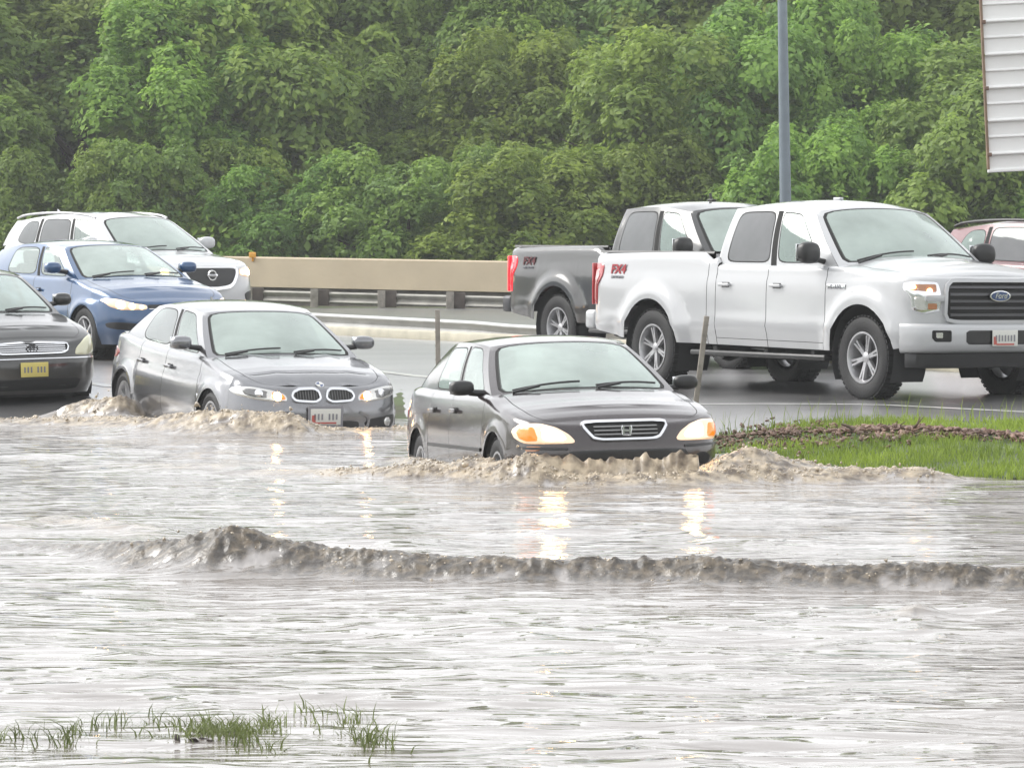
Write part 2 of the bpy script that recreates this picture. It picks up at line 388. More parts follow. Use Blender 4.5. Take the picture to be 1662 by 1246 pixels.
    for xs_ in S['seats']:
        for sy in (1, -1):
            b = S['seat_y']*sy
            rot = Matrix.Rotation(R(-14), 3, 'Y')
            inter.box((xs_+.22, b, zs-.40), (.5, .48, .15), 1, .05)
            inter.box((xs_-.08, b, zs-.10), (.13, .46, .60), 1, .05, rot)
            inter.box((xs_-.17, b, zs+.27), (.09, .25, .17), 1, .04, rot)
            inter.tube([(xs_-.14, b-.06, zs+.1), (xs_-.16, b-.06, zs+.24)], .008, 6); inter.tube([(xs_-.14, b+.06, zs+.1), (xs_-.16, b+.06, zs+.24)], .008, 6)
    t = [(cowl-.52-.07*math.sin(a), S['seat_y']+.19*math.cos(a), zs-.02+.17*math.sin(a)) for a in np.linspace(0, 6.283, 21)]
    inter.tube(t, .014, 6); inter.build('interior', [M['interior'], M['seat']], root)
    # rear view mirror on the windscreen
    c = wsf(.5, .80); mb = MB(); mb.box((c[0]-.09, 0, c[2]-.03), (.03, .24, .065), bev=.012); mb.tube([(c[0]-.045, 0, c[2]+.0), (c[0]-.09, 0, c[2]-.01)], .012, 6); mb.build('rear_view_mirror', M['black'], root)
    # collect
    mats = [S['paint'], M['gap'], M['interior']]
    allV = []; allF = []
    for k, mb in parts.items():
        o_n = len(allV); allV += mb.V; allF += [tuple(o_n+i for i in f) for f in mb.F]
    bvh = BVHTree.FromPolygons([Vector(v) for v in allV], allF)
    S['obj'] = {}
    for k, mb in parts.items():
        nm = k[0] if isinstance(k, tuple) else k
        for fi_, f in enumerate(mb.F):                     # one winding everywhere, so shared corners shade cleanly
            vs = [Vector(mb.V[i]) for i in f]; c_ = sum(vs, Vector())/len(vs); n_ = (vs[1]-vs[0]).cross(vs[2]-vs[0])
            if n_.length < 1e-9 and len(vs) > 3: n_ = (vs[2]-vs[0]).cross(vs[3]-vs[0])
            if n_.dot(c_-Vector((min(-.6, max(-S['wb']+.4, c_.x)), 0, .55))) < 0: mb.F[fi_] = tuple(reversed(f))
        if nm == 'deck': nm = 'boot_lid'
        o = mb.build(nm, mats, root, weld=True, ang=42); S['obj'][k] = o
    S['wsf'] = wsf; S['sidept'] = sidept
    return bvh

def cast(bvh, view, u, v):
    if view == 'F': o, d = Vector((4, u, v)), Vector((-1, 0, 0))
    elif view == 'B': o, d = Vector((-9, u, v)), Vector((1, 0, 0))
    elif view == 'T': o, d = Vector((u, v, 4)), Vector((0, 0, -1))
    else: sg = 1 if view == 'L' else -1; o, d = Vector((u, 4*sg, v)), Vector((0, -sg, 0))
    h = bvh.ray_cast(o, d)
    if h[0] is None or (view in 'FB' and abs(h[0].x+1.8) < .8):
        h = bvh.find_nearest(Vector((.6, u, v)) if view == 'F' else (Vector((-5, u, v)) if view == 'B' else Vector((u, .9 if view == 'L' else -.9, v))))
    n = h[1] if h[1].dot(d) < 0 else -h[1]
    return h[0], n, d
def outline(pts, n=44, rnd=.0):
    P = np.array(pts, float)
    if rnd:                                            # corner cutting, rounds the outline
        for _ in range(3):
            Q = np.roll(P, -1, 0); P = np.stack([P*(1-rnd)+Q*rnd, P*rnd+Q*(1-rnd)], 1).reshape(-1, 2)
    Q = np.vstack([P, P[:1]]); d = np.r_[0, np.cumsum(np.hypot(*np.diff(Q, axis=0).T))]; t = np.linspace(0, d[-1], n, endpoint=False)
    if not rnd: t = np.array(sorted(list(t)+list(d[:-1])))
    return np.stack([np.interp(t, d, Q[:, 0]), np.interp(t, d, Q[:, 1])], 1)
def patch(bvh, view, pts, off, mat, name, parent, rnd=.2, dome=0, sy=1, mb=None, mi=0, sink=.02, flat=None):
    """a real raised piece that follows the body under an outline"""
    O = outline(pts, 44, rnd); O[:, 0] *= sy if view in 'FB' else 1; c = O.mean(0); K = len(O); V = []; ks = [1, 1, .94, .75, .5, .25]
    for j, k in enumerate(ks):
        for p in O:
            q = c+(p-c)*k; h, n, d = cast(bvh, view, *q); dr = (n*.6-d*.4).normalized()
            e = (-sink if j == 0 else off*(.55 if j == 1 else 1)+dome*(1-k*k))
            V.append(h+dr*e)
    h, n, d = cast(bvh, view, *c); V.append(h+(n*.6-d*.4).normalized()*(off+dome))
    F = [(j*K+i, j*K+(i+1) % K, (j+1)*K+(i+1) % K, (j+1)*K+i) for j in range(len(ks)-1) for i in range(K)]+[((len(ks)-1)*K+i, (len(ks)-1)*K+(i+1) % K, len(ks)*K) for i in range(K)]
    if mb is not None: mb.add(V, F, mi); return mb
    m = MB(); m.add(V, F); return m.build(name, mat, parent, ang=50)
def band(bvh, view, pts, wd, off, mat, name, parent, closed=True, rnd=.2, mb=None, mi=0, n=44, sink=.01, sy=1):
    """raised moulding running along a line on the body"""
    if closed: O = outline(pts, n, rnd)
    else: O = cr(pts, 8)
    O = np.array(O); O[:, 0] *= sy if view in 'FB' else 1; K = len(O); V = []
    for i in range(K):
        a = O[(i-1) % K] if closed or i > 0 else O[i]; b = O[(i+1) % K] if closed or i < K-1 else O[i]
        t = (b-a)/max(1e-6, np.hypot(*(b-a))); nn = np.array([-t[1], t[0]])
        for s_, e in ((-.5, -sink), (-.45, off), (.45, off), (.5, -sink)):
            q = O[i]+nn*wd*s_; h, n_, d = cast(bvh, view, *q); V.append(h+(n_*.6-d*.4).normalized()*e)
    F = [(i*4+j, i*4+j+1, ((i+1) % K)*4+j+1, ((i+1) % K)*4+j) for i in range(K if closed else K-1) for j in range(3)]
    if mb is not None: mb.add(V, F, mi); return mb
    m = MB(); m.add(V, F); return m.build(name, mat, parent, ang=50)
def rect(x0, x1, y0, y1): return [(x0, y0), (x1, y0), (x1, y1), (x0, y1)]
def ell(cx, cy, a, b, n=20): return [(cx+a*math.cos(t), cy+b*math.sin(t)) for t in np.linspace(0, 6.2832, n, endpoint=False)]
def text_obj(s, size, loc, rotm, mat, name, parent, ext=.004, shear=0, bold=.0, sx=1):
    cu = bpy.data.curves.new('t', 'FONT'); cu.body = s; cu.size = size; cu.extrude = ext; cu.align_x = 'CENTER'; cu.align_y = 'CENTER'; cu.shear = shear; cu.offset = bold
    to = bpy.data.objects.new('t', cu); col.objects.link(to); bpy.context.view_layer.update()
    me = bpy.data.meshes.new_from_object(to.evaluated_get(bpy.context.evaluated_depsgraph_get())); bpy.data.objects.remove(to)
    me.transform(Matrix.Translation(loc) @ rotm.to_4x4() @ Matrix.Diagonal((sx, 1, 1, 1))); me.name = name; me.materials.clear(); me.materials.append(mat)
    o = bpy.data.objects.new(name, me); col.objects.link(o); o.parent = parent; return o
ROT_F = Matrix(((0, 0, 1), (1, 0, 0), (0, 1, 0)))            # text facing forward (+x), reading along +y
ROT_R = Matrix(((1, 0, 0), (0, 0, -1), (0, 1, 0)))           # text on the right flank (-y), reading toward the front (+x)

_wheels = {}
def wheel(root, x, y, r, wd, style, rr):
    sg = 1 if y > 0 else -1; key = (r, wd, style, rr)
    e = bpy.data.objects.new('wheel', None); col.objects.link(e); e.parent = root; e.location = (x, y, r); e.empty_display_size = .1
    e.rotation_euler = (0, random.uniform(0, 6), 0 if sg > 0 else math.pi)
    if key not in _wheels:
        t = MB(); h = wd/2
        t.lathe([(rr, -h*.8), (rr+.02, -h*.9), (r-.05, -h), (r-.015, -h*.86), (r, -h*.6), (r, h*.6), (r-.015, h*.86), (r-.05, h), (rr+.02, h*.9), (rr, h*.8)], n=56)
        nb = 46
        for k in range(nb):                                 # tread blocks
            a = 6.2832*k/nb; m_ = Matrix.Rotation(-a, 3, 'Y')
            for yy in (-h*.62, 0, h*.62):
                t.box(m_ @ Vector((r+.001, yy, 0)), (.012, h*.45, r*.09), 0, 0, m_)
        tm = t.build('tyre', M['rubber']); 
        b = MB(); a_m = 0
        b.lathe([(rr+.004, h*.82), (rr+.006, h*.90), (rr-.012, h*.90), (rr-.028, h*.7), (rr-.035, -h*.8)], n=48)
        b.lathe([(rr*.80, -h*.1), (rr*.3, -h*.05), (.001, -h*.05)], n=30, m=1)
        b.lathe([(rr*.22, h*.35), (rr*.21, h*.62), (rr*.12, h*.68), (.001, h*.69)], n=24)
        ns, split = style
        for k in range(ns):
            for s_ in ((-1, 1) if split else (0,)):
                a0 = 6.2832*k/ns; a1 = a0+s_*.55/ns*2.2*.5
                p0 = np.array([math.cos(a0+s_*.12)*rr*.2, math.sin(a0+s_*.12)*rr*.2]); p1 = np.array([math.cos(a1)*(rr-.02), math.sin(a1)*(rr-.02)])
                d = (p1-p0)/np.hypot(*(p1-p0)); nn = np.array([-d[1], d[0]]); w0, w1 = (rr*.09, rr*.06) if split else (rr*.13, rr*.10)
                V = []
                for p, ww, yo in ((p0, w0, h*.6), ((p0+p1)/2, (w0+w1)/2*.85, h*.66), (p1, w1*1.2, h*.72)):
                    for s2, y2 in ((-1, -.03), (-.7, 0), (.7, 0), (1, -.03)):
                        q = p+nn*ww*s2; V.append((q[0], yo+y2, q[1]))
                b.add(V, [(i*4+j, i*4+j+1, (i+1)*4+j+1, (i+1)*4+j) for i in range(2) for j in range(3)])
        bm_ = b.build('rim', [M['alloy'], M['alloy_dark']])
        _wheels[key] = (tm.data, bm_.data); bpy.data.objects.remove(tm); bpy.data.objects.remove(bm_)
    for nm, me in zip(('tyre', 'rim'), _wheels[key]):
        o = bpy.data.objects.new(nm, me); col.objects.link(o); o.parent = e
    return e
def blob(name, c, d, mat, root, e=.35, rot=None, sub=3):
    """rounded box (mirror shell)"""
    bm = bmesh.new(); bmesh.ops.create_cube(bm, size=2); bmesh.ops.subdivide_edges(bm, edges=bm.edges[:], cuts=6, use_grid_fill=True)
    for v in bm.verts:
        p = v.co; l = (abs(p.x)**(2/e)+abs(p.y)**(2/e)+abs(p.z)**(2/e))**(e/2); p = p/l
        p = Vector((p.x*d[0]/2, p.y*d[1]/2, p.z*d[2]/2)); v.co = (rot @ p if rot is not None else p)+Vector(c)
    me = bpy.data.meshes.new(name); bm.to_mesh(me); bm.free(); me.materials.append(mat); me.polygons.foreach_set('use_smooth', [True]*len(me.polygons))
    o = bpy.data.objects.new(name, me); col.objects.link(o); o.parent = root; return o
def mirrors(S, root, mat, size=(.14, .24, .16), dz=.05, gap=.07, dx=-.13, cols=None):
    x = S['post'][1][0]+dx
    for sg in (1, -1):
        y = float(S['by'](x)); z = float(S['z2'](x, 9))+dz+size[2]/2
        m = blob('wing_mirror', (x, sg*(y+gap+size[1]/2), z), size, mat, root, .72, Matrix.Rotation(R(sg*-8), 3, 'Z'))
        st = MB(); st.tube([(x, sg*(y-.05), z-size[2]*.42), (x, sg*(y+gap+.04), z-size[2]*.30)], [.03, .026], 8); st.build('mirror_arm', M['black'], m)
        gl = MB(); gl.box((x-size[0]*.49, sg*(y+gap+size[1]/2), z), (.01, size[1]*.85, size[2]*.8), 0, .004, Matrix.Rotation(R(sg*-8), 3, 'Z')); gl.build('mirror_glass', M['chrome'], m)
def wipers(S, root, k=(.10, .54)):
    for a0 in k:
        m = MB(); f = S['wsf']; off = np.array([.02, 0, .018])
        m.tube([f(a0+.36*t, .03+.07*t+.02*math.sin(3*t))+off for t in np.linspace(0, 1, 8)], .009, 6)
        m.tube([f(a0, -.01)+off, f(a0+.14, .05)+off*1.5], .012, 6)
        m.build('wiper', M['black'], root)
def handles(S, bvh, root, xs, z, mat):
    for i, x in enumerate(xs):
        for sg in (1, -1):
            h, n, d = cast(bvh, 'L' if sg > 0 else 'Rr', x, z); m = MB()
            m.box((x, h.y+sg*.03, z), (.19, .02, .032), 0, .009)
            m.box((x+.08, h.y+sg*.012, z), (.02, .03, .02)); m.box((x-.08, h.y+sg*.012, z), (.02, .03, .02))
            m.box((x, h.y+sg*.001, z), (.13, .006, .05), 1, .002)
            p = S['obj'].get(('door', i, sg), root); m.build('door_handle', [mat, M['gap']], p)
def plate_obj(root, x, z, mats, w_=.305, h_=.153, y=0, seed=0, frame=None):
    m = MB(); m.box((x, y, z), (.008, w_, h_), 0, .003)
    rr = random.Random(seed); 
    for k in range(7):
        if k == 3 and seed % 2: continue
        yy = y+w_*(-.36+.12*k); m.box((x+.006, yy, z), (.003, w_*.055, h_*rr.uniform(.35, .42)), 1)
    if len(mats) > 2: m.box((x+.006, y-w_*.40, z-h_*.15), (.003, w_*.12, h_*.5), 2); m.box((x+.006, y, z-h_*.38), (.003, w_*.7, h_*.1), 2)
    if frame: m.box((x-.006, y, z), (.012, w_+.05, h_+.06), len(mats)-1 if False else 1, .003)
    return m.build('licence_plate', mats, root)
def person_driver(root_scene, loc, yaw, label):
    """seated driver, one skinned body with separate clothing and hair"""
    V = [(0, 0, .10), (-.02, 0, .30), (-.05, 0, .50), (-.05, 0, .60), (-.03, 0, .68), (-.02, 0, .80),
         (-.04, .17, .53), (.10, .25, .33), (.36, .15, .40), (-.04, -.17, .53), (.10, -.25, .33), (.36, -.15, .40),
         (.05, .10, .08), (.45, .12, .12), (.55, .12, -.25), (.05, -.10, .08), (.45, -.12, .12), (.55, -.12, -.25)]
    E_ = [(0, 1), (1, 2), (2, 3), (3, 4), (4, 5), (2, 6), (6, 7), (7, 8), (2, 9), (9, 10), (10, 11), (0, 12), (12, 13), (13, 14), (0, 15), (15, 16), (16, 17)]
    r = [.15, .14, .13, .055, .085, .075, .065, .048, .036, .065, .048, .036, .09, .07, .05, .09, .07, .05]
    # hands closed on the wheel: palm plus five fingers each
    for sg in (1, -1):
        w0 = 8 if sg > 0 else 11; base = Vector(V[w0])
        V.append(tuple(base+Vector((.05, sg*.005, .03)))); r.append(.030); p = len(V)-1; E_.append((w0, p))
        for k in range(5):
            o = base+Vector((.07, sg*(.03-.015*k), .045)) if k < 4 else base+Vector((.05, -sg*.03, .055))
            V.append(tuple(o)); r.append(.009); V.append(tuple(o+Vector((.015, 0, -.025 if k < 4 else .02)))); r.append(.008); E_ += [(p, len(V)-2), (len(V)-2, len(V)-1)]
    me = bpy.data.meshes.new('person'); me.from_pydata(V, E_, []); o = bpy.data.objects.new('person', me); col.objects.link(o)
    sk = o.modifiers.new('skin', 'SKIN'); o.modifiers.new('sub', 'SUBSURF').levels = 2; o.modifiers[-1].render_levels = 2
    for i, sv in enumerate(me.skin_vertices[0].data): sv.radius = (r[i], r[i]); sv.use_root = i == 0
    bpy.context.view_layer.update(); m2 = bpy.data.meshes.new_from_object(o.evaluated_get(bpy.context.evaluated_depsgraph_get()))
    bpy.data.objects.remove(o)
    m2.materials.clear()
    for m in (M['skin'], M['shirt'], M['black']): m2.materials.append(m)
    for p in m2.polygons:
        c = p.center; p.use_smooth = True
        p.material_index = 2 if c.z < .14 and c.x > -.2 and abs(c.y) < .3 and c.z < .2-.1*(c.x < .1) else (1 if c.z < .56 and c.x < .30 else 0)
    # nose, brow and chin pushed out of the head
    for v in m2.vertices:
        d = v.co-Vector((.055, 0, .745))
        if v.co.x > .0 and v.co.z > .6: v.co.x += .028*math.exp(-(d.y**2)/.0003-(d.z+.01)**2/.0006)-.008*math.exp(-(abs(d.y)-.03)**2/.0002-(d.z-.015)**2/.0002)
    o = bpy.data.objects.new('person', m2); col.objects.link(o); o.location = loc; o.rotation_euler = (0, 0, yaw)
    tag(o, label, 'person')
    h = blob('hair', (-.035, 0, .80), (.21, .19, .20), M['hair'], o, .9)
    for sg in (1, -1): blob('ear', (-.02, sg*.088, .74), (.03, .02, .06), M['skin'], o, .9)
    return o
# ------------------------------------------------------------------ vehicles
def place(root, pos, yaw, tilt=(0, 0)): root.location = pos; root.rotation_euler = (R(tilt[1]), R(tilt[0]), R(yaw))
def lamp_disc(mb, bvh, y, z, r, mi, off=.02, dome=.012): patch(bvh, 'F', ell(y, z, r, r, 18), off, None, '', None, rnd=.2, dome=dome, mb=mb, mi=mi)
def small_fittings(S, root): wipers(S, root)

def make_civic(root):
    S = dict(paint=paint('black_cherry_paint', (.013, .006, .0075), .0, .25), wb=2.62, R=.335, zw=.315, flare=.012, Y=.80,
        plan=[(.83, 0), (.82, .25), (.775, .5), (.69, .68), (.53, .785), (.25, .835), (0, .845), (-1.3, .853), (-2.62, .845), (-3.1, .82), (-3.42, .72), (-3.56, .5), (-3.6, .25), (-3.61, 0)],
        side=(.42, -3.15), top=[(.85, .685), (.7, .715), (.3, .80), (0, .85), (-.45, .925), (-1.4, .945), (-2.4, .965), (-3.0, .985), (-3.4, .97), (-3.65, .93)],
        crown=[(.85, .012), (.5, .05), (-.4, .045), (-3, .03), (-3.6, .02)], sill=[(.9, .20), (.4, .19), (-4, .21)], roll=[(.85, .05), (.3, .06), (-.5, .045), (-3.6, .06)],
        fprof=[(.1, .2), (.22, .07), (.32, .015), (.42, 0), (.53, .0), (.555, .03), (.70, .085), (.8, .14)], sprof=[(.15, .08), (.28, .035), (.30, .018), (.45, 0), (.62, .0), (.78, .02), (.96, .06)], rprof=[(.2, .1), (.35, 0), (.6, 0), (.65, .04), (1, .07)],
        doors=[(-.40, -1.46), (-1.46, -2.22)], hoodx=.60, cowl=-.42, deck=-3.02, bow=.15, floor=.40, sill0=.17,
        roof=[(-1.16, .565, 1.305), (-1.5, .595, 1.34), (-2.1, .59, 1.345), (-2.5, .56, 1.31)], rcrown=.05,
        post=[(-.42, -1.16), (-.56, -1.27), (-1.42, -1.56), (-1.50, -1.62), (-2.42, -2.22), (-3.02, -2.48)],
        win=[None, (M['gl_clear'], (.03, .03, .05, .07)), None, (M['gl_clear'], (.03, .05, .05, .09)), None], blackpost=(2,), gws=M['gl_ws'], gr=M['gl_clear'], seats=(-1.45, -2.35), seat_y=.36)
    b = build_body(S, root)
    for sg in (1, -1):
        m = MB(); patch(b, 'F', [(.385, .555), (.44, .625), (.53, .68), (.64, .712), (.77, .712), (.81, .66), (.80, .60), (.75, .555)], .006, None, '', None, rnd=.15, dome=.012, sy=sg, mb=m, mi=0)
        patch(b, 'F', [(.66, .575), (.68, .685), (.765, .688), (.79, .65), (.78, .60), (.74, .575)], .013, None, '', None, rnd=.15, dome=.012, sy=sg, mb=m, mi=1)
        patch(b, 'F', [(.45, .575), (.49, .635), (.56, .675), (.645, .69), (.65, .57)], .013, None, '', None, rnd=.22, dome=.018, sy=sg, mb=m, mi=2)
        m.build('headlight', [M['glow'], M['amber'], M['lamp_on']], root)
        band(b, 'F', [(.46, .515), (.62, .52), (.78, .525)], .02, .008, M['black'], 'bumper_moulding', root, closed=False, sy=sg)
    g = MB(); G = [(-.34, .69), (-.30, .705), (.30, .705), (.34, .69), (.26, .59), (.20, .575), (-.20, .575), (-.26, .59)]
    patch(b, 'F', G, .004, None, '', None, rnd=.1, mb=g, mi=0); band(b, 'F', G, .022, .022, None, '', None, rnd=.1, mb=g, mi=1)
    for z in (.615, .645, .672): band(b, 'F', [(-.25, z), (0, z), (.25, z)], .012, .014, None, '', None, closed=False, mb=g, mi=2)
    gr = g.build('grille', [M['gap'], M['chrome'], M['lens_grey']], root); e = b.ray_cast(Vector((4, 0, .64)), Vector((-1, 0, 0)))[0].x+.028
    h = MB(); h.box((e, -.026, .645), (.012, .013, .062)); h.box((e, .026, .645), (.012, .013, .062)); h.box((e, 0, .642), (.012, .045, .014))
    h.tube([(e, -.032, .683), (e, -.04, .66), (e, -.03, .607), (e, .03, .607), (e, .04, .66), (e, .032, .683)], .004, 6); h.build('emblem', M['chrome'], gr)
    patch(b, 'F', [(-.46, .50), (.46, .50), (.50, .44), (.42, .36), (-.42, .36), (-.50, .44)], .004, M['black'], 'bumper_intake', root, rnd=.12)
    for sg in (1, -1): patch(b, 'F', ell(.62*sg, .42, .07, .045), .004, M['gap'], 'fog_lamp_recess', root)
    band(b, 'Rr', [(-.40, .50), (-1.3, .51), (-2.2, .52)], .03, .012, M['black'], 'side_moulding', root, closed=False)
    patch(b, 'Rr', rect(.60, .70, .50, .54), .006, M['amber_dull'], 'side_marker', root)
    for sg in (1, -1): patch(b, 'B', [(.45, .68), (.78, .68), (.78, .84), (.45, .82)], .01, M['red_dull'], 'tail_light', root, sy=sg)
    for x in (0, -2.62):
        for y in (.735, -.735): wheel(root, x, y, .30, .19, (7, 0), .19)
    mirrors(S, root, M['black'], (.13, .20, .12), dz=-.01); small_fittings(S, root); handles(S, b, root, (-1.30, -2.05), .80, S['paint'])
    return S

def make_bmw(root):
    S = dict(paint=paint('graphite_metallic', (.20, .203, .215), .8, .27, .2), wb=2.76, R=.355, zw=.325, flare=.02, Y=.86,
        plan=[(.78, 0), (.77, .28), (.735, .52), (.65, .70), (.50, .82), (.25, .885), (0, .90), (-1.3, .905), (-2.76, .905), (-3.2, .87), (-3.5, .77), (-3.66, .5), (-3.72, .25), (-3.73, 0)],
        side=(.40, -3.25), top=[(.82, .70), (.65, .745), (.35, .83), (0, .88), (-.5, .945), (-1.4, .965), (-2.4, .99), (-3.0, 1.02), (-3.4, 1.01), (-3.75, .96)],
        crown=[(.85, .02), (.5, .055), (-.4, .05), (-3, .03), (-3.6, .03)], sill=[(.9, .20), (.4, .19), (-4, .20)], roll=[(.85, .05), (.3, .065), (-.5, .05), (-3.6, .06)],
        fprof=[(.1, .16), (.22, .05), (.3, .0), (.50, .0), (.56, .015), (.60, .04), (.72, .09), (.85, .15)], sprof=[(.15, .09), (.28, .04), (.34, .01), (.5, 0), (.66, .012), (.74, .025), (.76, .04), (.96, .075)], rprof=[(.2, .1), (.35, 0), (.6, 0), (.65, .04), (1, .07)],
        doors=[(-.42, -1.50), (-1.50, -2.34)], hoodx=.62, cowl=-.44, deck=-3.08, bow=.14, floor=.40, sill0=.16, bulge=lambda x, y: .014*math.exp(-((abs(y)-(.30+.10*(.7-x)))/.05)**2),
        roof=[(-1.20, .575, 1.335), (-1.6, .615, 1.375), (-2.1, .61, 1.375), (-2.6, .57, 1.33)], rcrown=.05,
        post=[(-.44, -1.20), (-.60, -1.32), (-1.45, -1.62), (-1.53, -1.69), (-2.62, -2.45), (-3.08, -2.60)],
        win=[None, (M['gl_clear'], (.03, .03, .05, .07)), None, (M['gl_dark'], (.03, .06, .06, .09), 4.5), None], blackpost=(2,), gws=M['gl_ws'], gr=M['gl_dark'], seats=(-1.5, -2.4), seat_y=.38)
    b = build_body(S, root)
    for sg in (1, -1):
        m = MB(); patch(b, 'F', [(.355, .61), (.37, .665), (.50, .705), (.68, .735), (.80, .73), (.84, .70), (.81, .655), (.66, .615), (.44, .595)], .006, None, '', None, rnd=.15, dome=.01, sy=sg, mb=m, mi=0)
        patch(b, 'F', [(.53, .625), (.53, .695), (.70, .72), (.76, .705), (.74, .66), (.66, .635)], .012, None, '', None, rnd=.15, dome=.008, sy=sg, mb=m, mi=1)
        patch(b, 'F', [(.37, .615), (.39, .665), (.50, .695), (.52, .62)], .010, None, '', None, rnd=.15, dome=.012, sy=sg, mb=m, mi=4)
        lamp_disc(m, b, .455*sg, .648, .040, 2, .022); lamp_disc(m, b, .62*sg, .675, .038, 3, .018)
        m.build('headlight', [M['reflector'], M['lens_grey'], M['lamp_on'], M['chrome'], M['amber']], root)
        K = [(.028, .63), (.045, .695), (.09, .715), (.24, .71), (.30, .685), (.315, .645), (.28, .605), (.08, .595)]
        g = MB(); patch(b, 'F', K, .004, None, '', None, rnd=.15, sy=sg, mb=g, mi=0); band(b, 'F', K, .022, .024, None, '', None, rnd=.15, mb=g, mi=1, sy=sg)
        for yy in np.linspace(.065, .285, 9): band(b, 'F', [(yy, .615), (yy, .655), (yy, .70)], .007, .013, None, '', None, closed=False, mb=g, mi=2, sy=sg)
        g.build('grille', [M['gap'], M['chrome'], M['lens_grey']], root)
        patch(b, 'F', [(.40, .40), (.50, .44), (.80, .47), (.82, .40), (.70, .33), (.48, .31)], .003, M['black'], 'bumper_intake', root, sy=sg, rnd=.14)
        lamp = MB(); lamp_disc(lamp, b, .68*sg, .40, .045, 0, .01); lamp.build('fog_light', M['reflector'], root)
        band(b, 'F', [(.36, .50), (.45, .45), (.44, .36), (.38, .28)], .03, .012, S['paint'], 'bumper_blade', root, closed=False, sy=sg)
    patch(b, 'F', [(-.37, .42), (.37, .42), (.33, .27), (-.33, .27)], .003, M['black'], 'bumper_intake', root, rnd=.12)
    x = b.ray_cast(Vector((4, 0, .45)), Vector((-1, 0, 0)))[0].x+.025; plate_obj(root, x, .46, [M['plate'], M['plate_ink'], M['plate_red']], seed=3, frame=1)
    # hood roundel
    m = MB(); h = b.ray_cast(Vector((.62, 0, 3)), Vector((0, 0, -1))); rot = Matrix.Rotation(R(35), 3, 'Y'); c = h[0]+Vector((0, 0, .006))
    V = []; 
    for r_ in (.042, .034):
        V += [c+rot @ Vector((r_*math.cos(a), r_*math.sin(a), .004)) for a in np.linspace(0, 6.2832, 24, endpoint=False)]
    m.add(V, [(i, (i+1) % 24, 24+(i+1) % 24, 24+i) for i in range(24)], 0)
    for q in range(4):
        aa = np.linspace(q*1.5708, (q+1)*1.5708, 8); m.add([c+rot @ Vector((0, 0, .005))]+[c+rot @ Vector((.034*math.cos(a), .034*math.sin(a), .005)) for a in aa], [(0, i, i+1) for i in range(1, 8)], 1+q % 2)
    m.build('emblem', [M['chrome'], M['badge_blue'], M['plate']], root)
    patch(b, 'Rr', rect(-.44, -.37, .56, .60), .006, M['chrome'], 'side_repeater', root)
    for sg in (1, -1): patch(b, 'B', [(.42, .74), (.84, .74), (.84, .88), (.42, .88)], .01, M['red_dull'], 'tail_light', root, sy=sg)
    for x in (0, -2.76):
        for y in (.79, -.79): wheel(root, x, y, .325, .205, (7, 1), .225)
    mirrors(S, root, S['paint'], (.14, .22, .135), gap=.06); small_fittings(S, root); handles(S, b, root, (-1.34, -2.22), .80, S['paint'])
    m = MB(); f = b.ray_cast(Vector((-2.55, 0, 3)), Vector((0, 0, -1)))[0]; m.add([(f.x, -.02, f.z), (f.x, .02, f.z), (f.x-.12, 0, f.z), (f.x-.11, 0, f.z+.055)], [(0, 1, 3), (1, 2, 3), (2, 0, 3)]); m.build('roof_antenna', S['paint'], root, smooth=False)
    return S

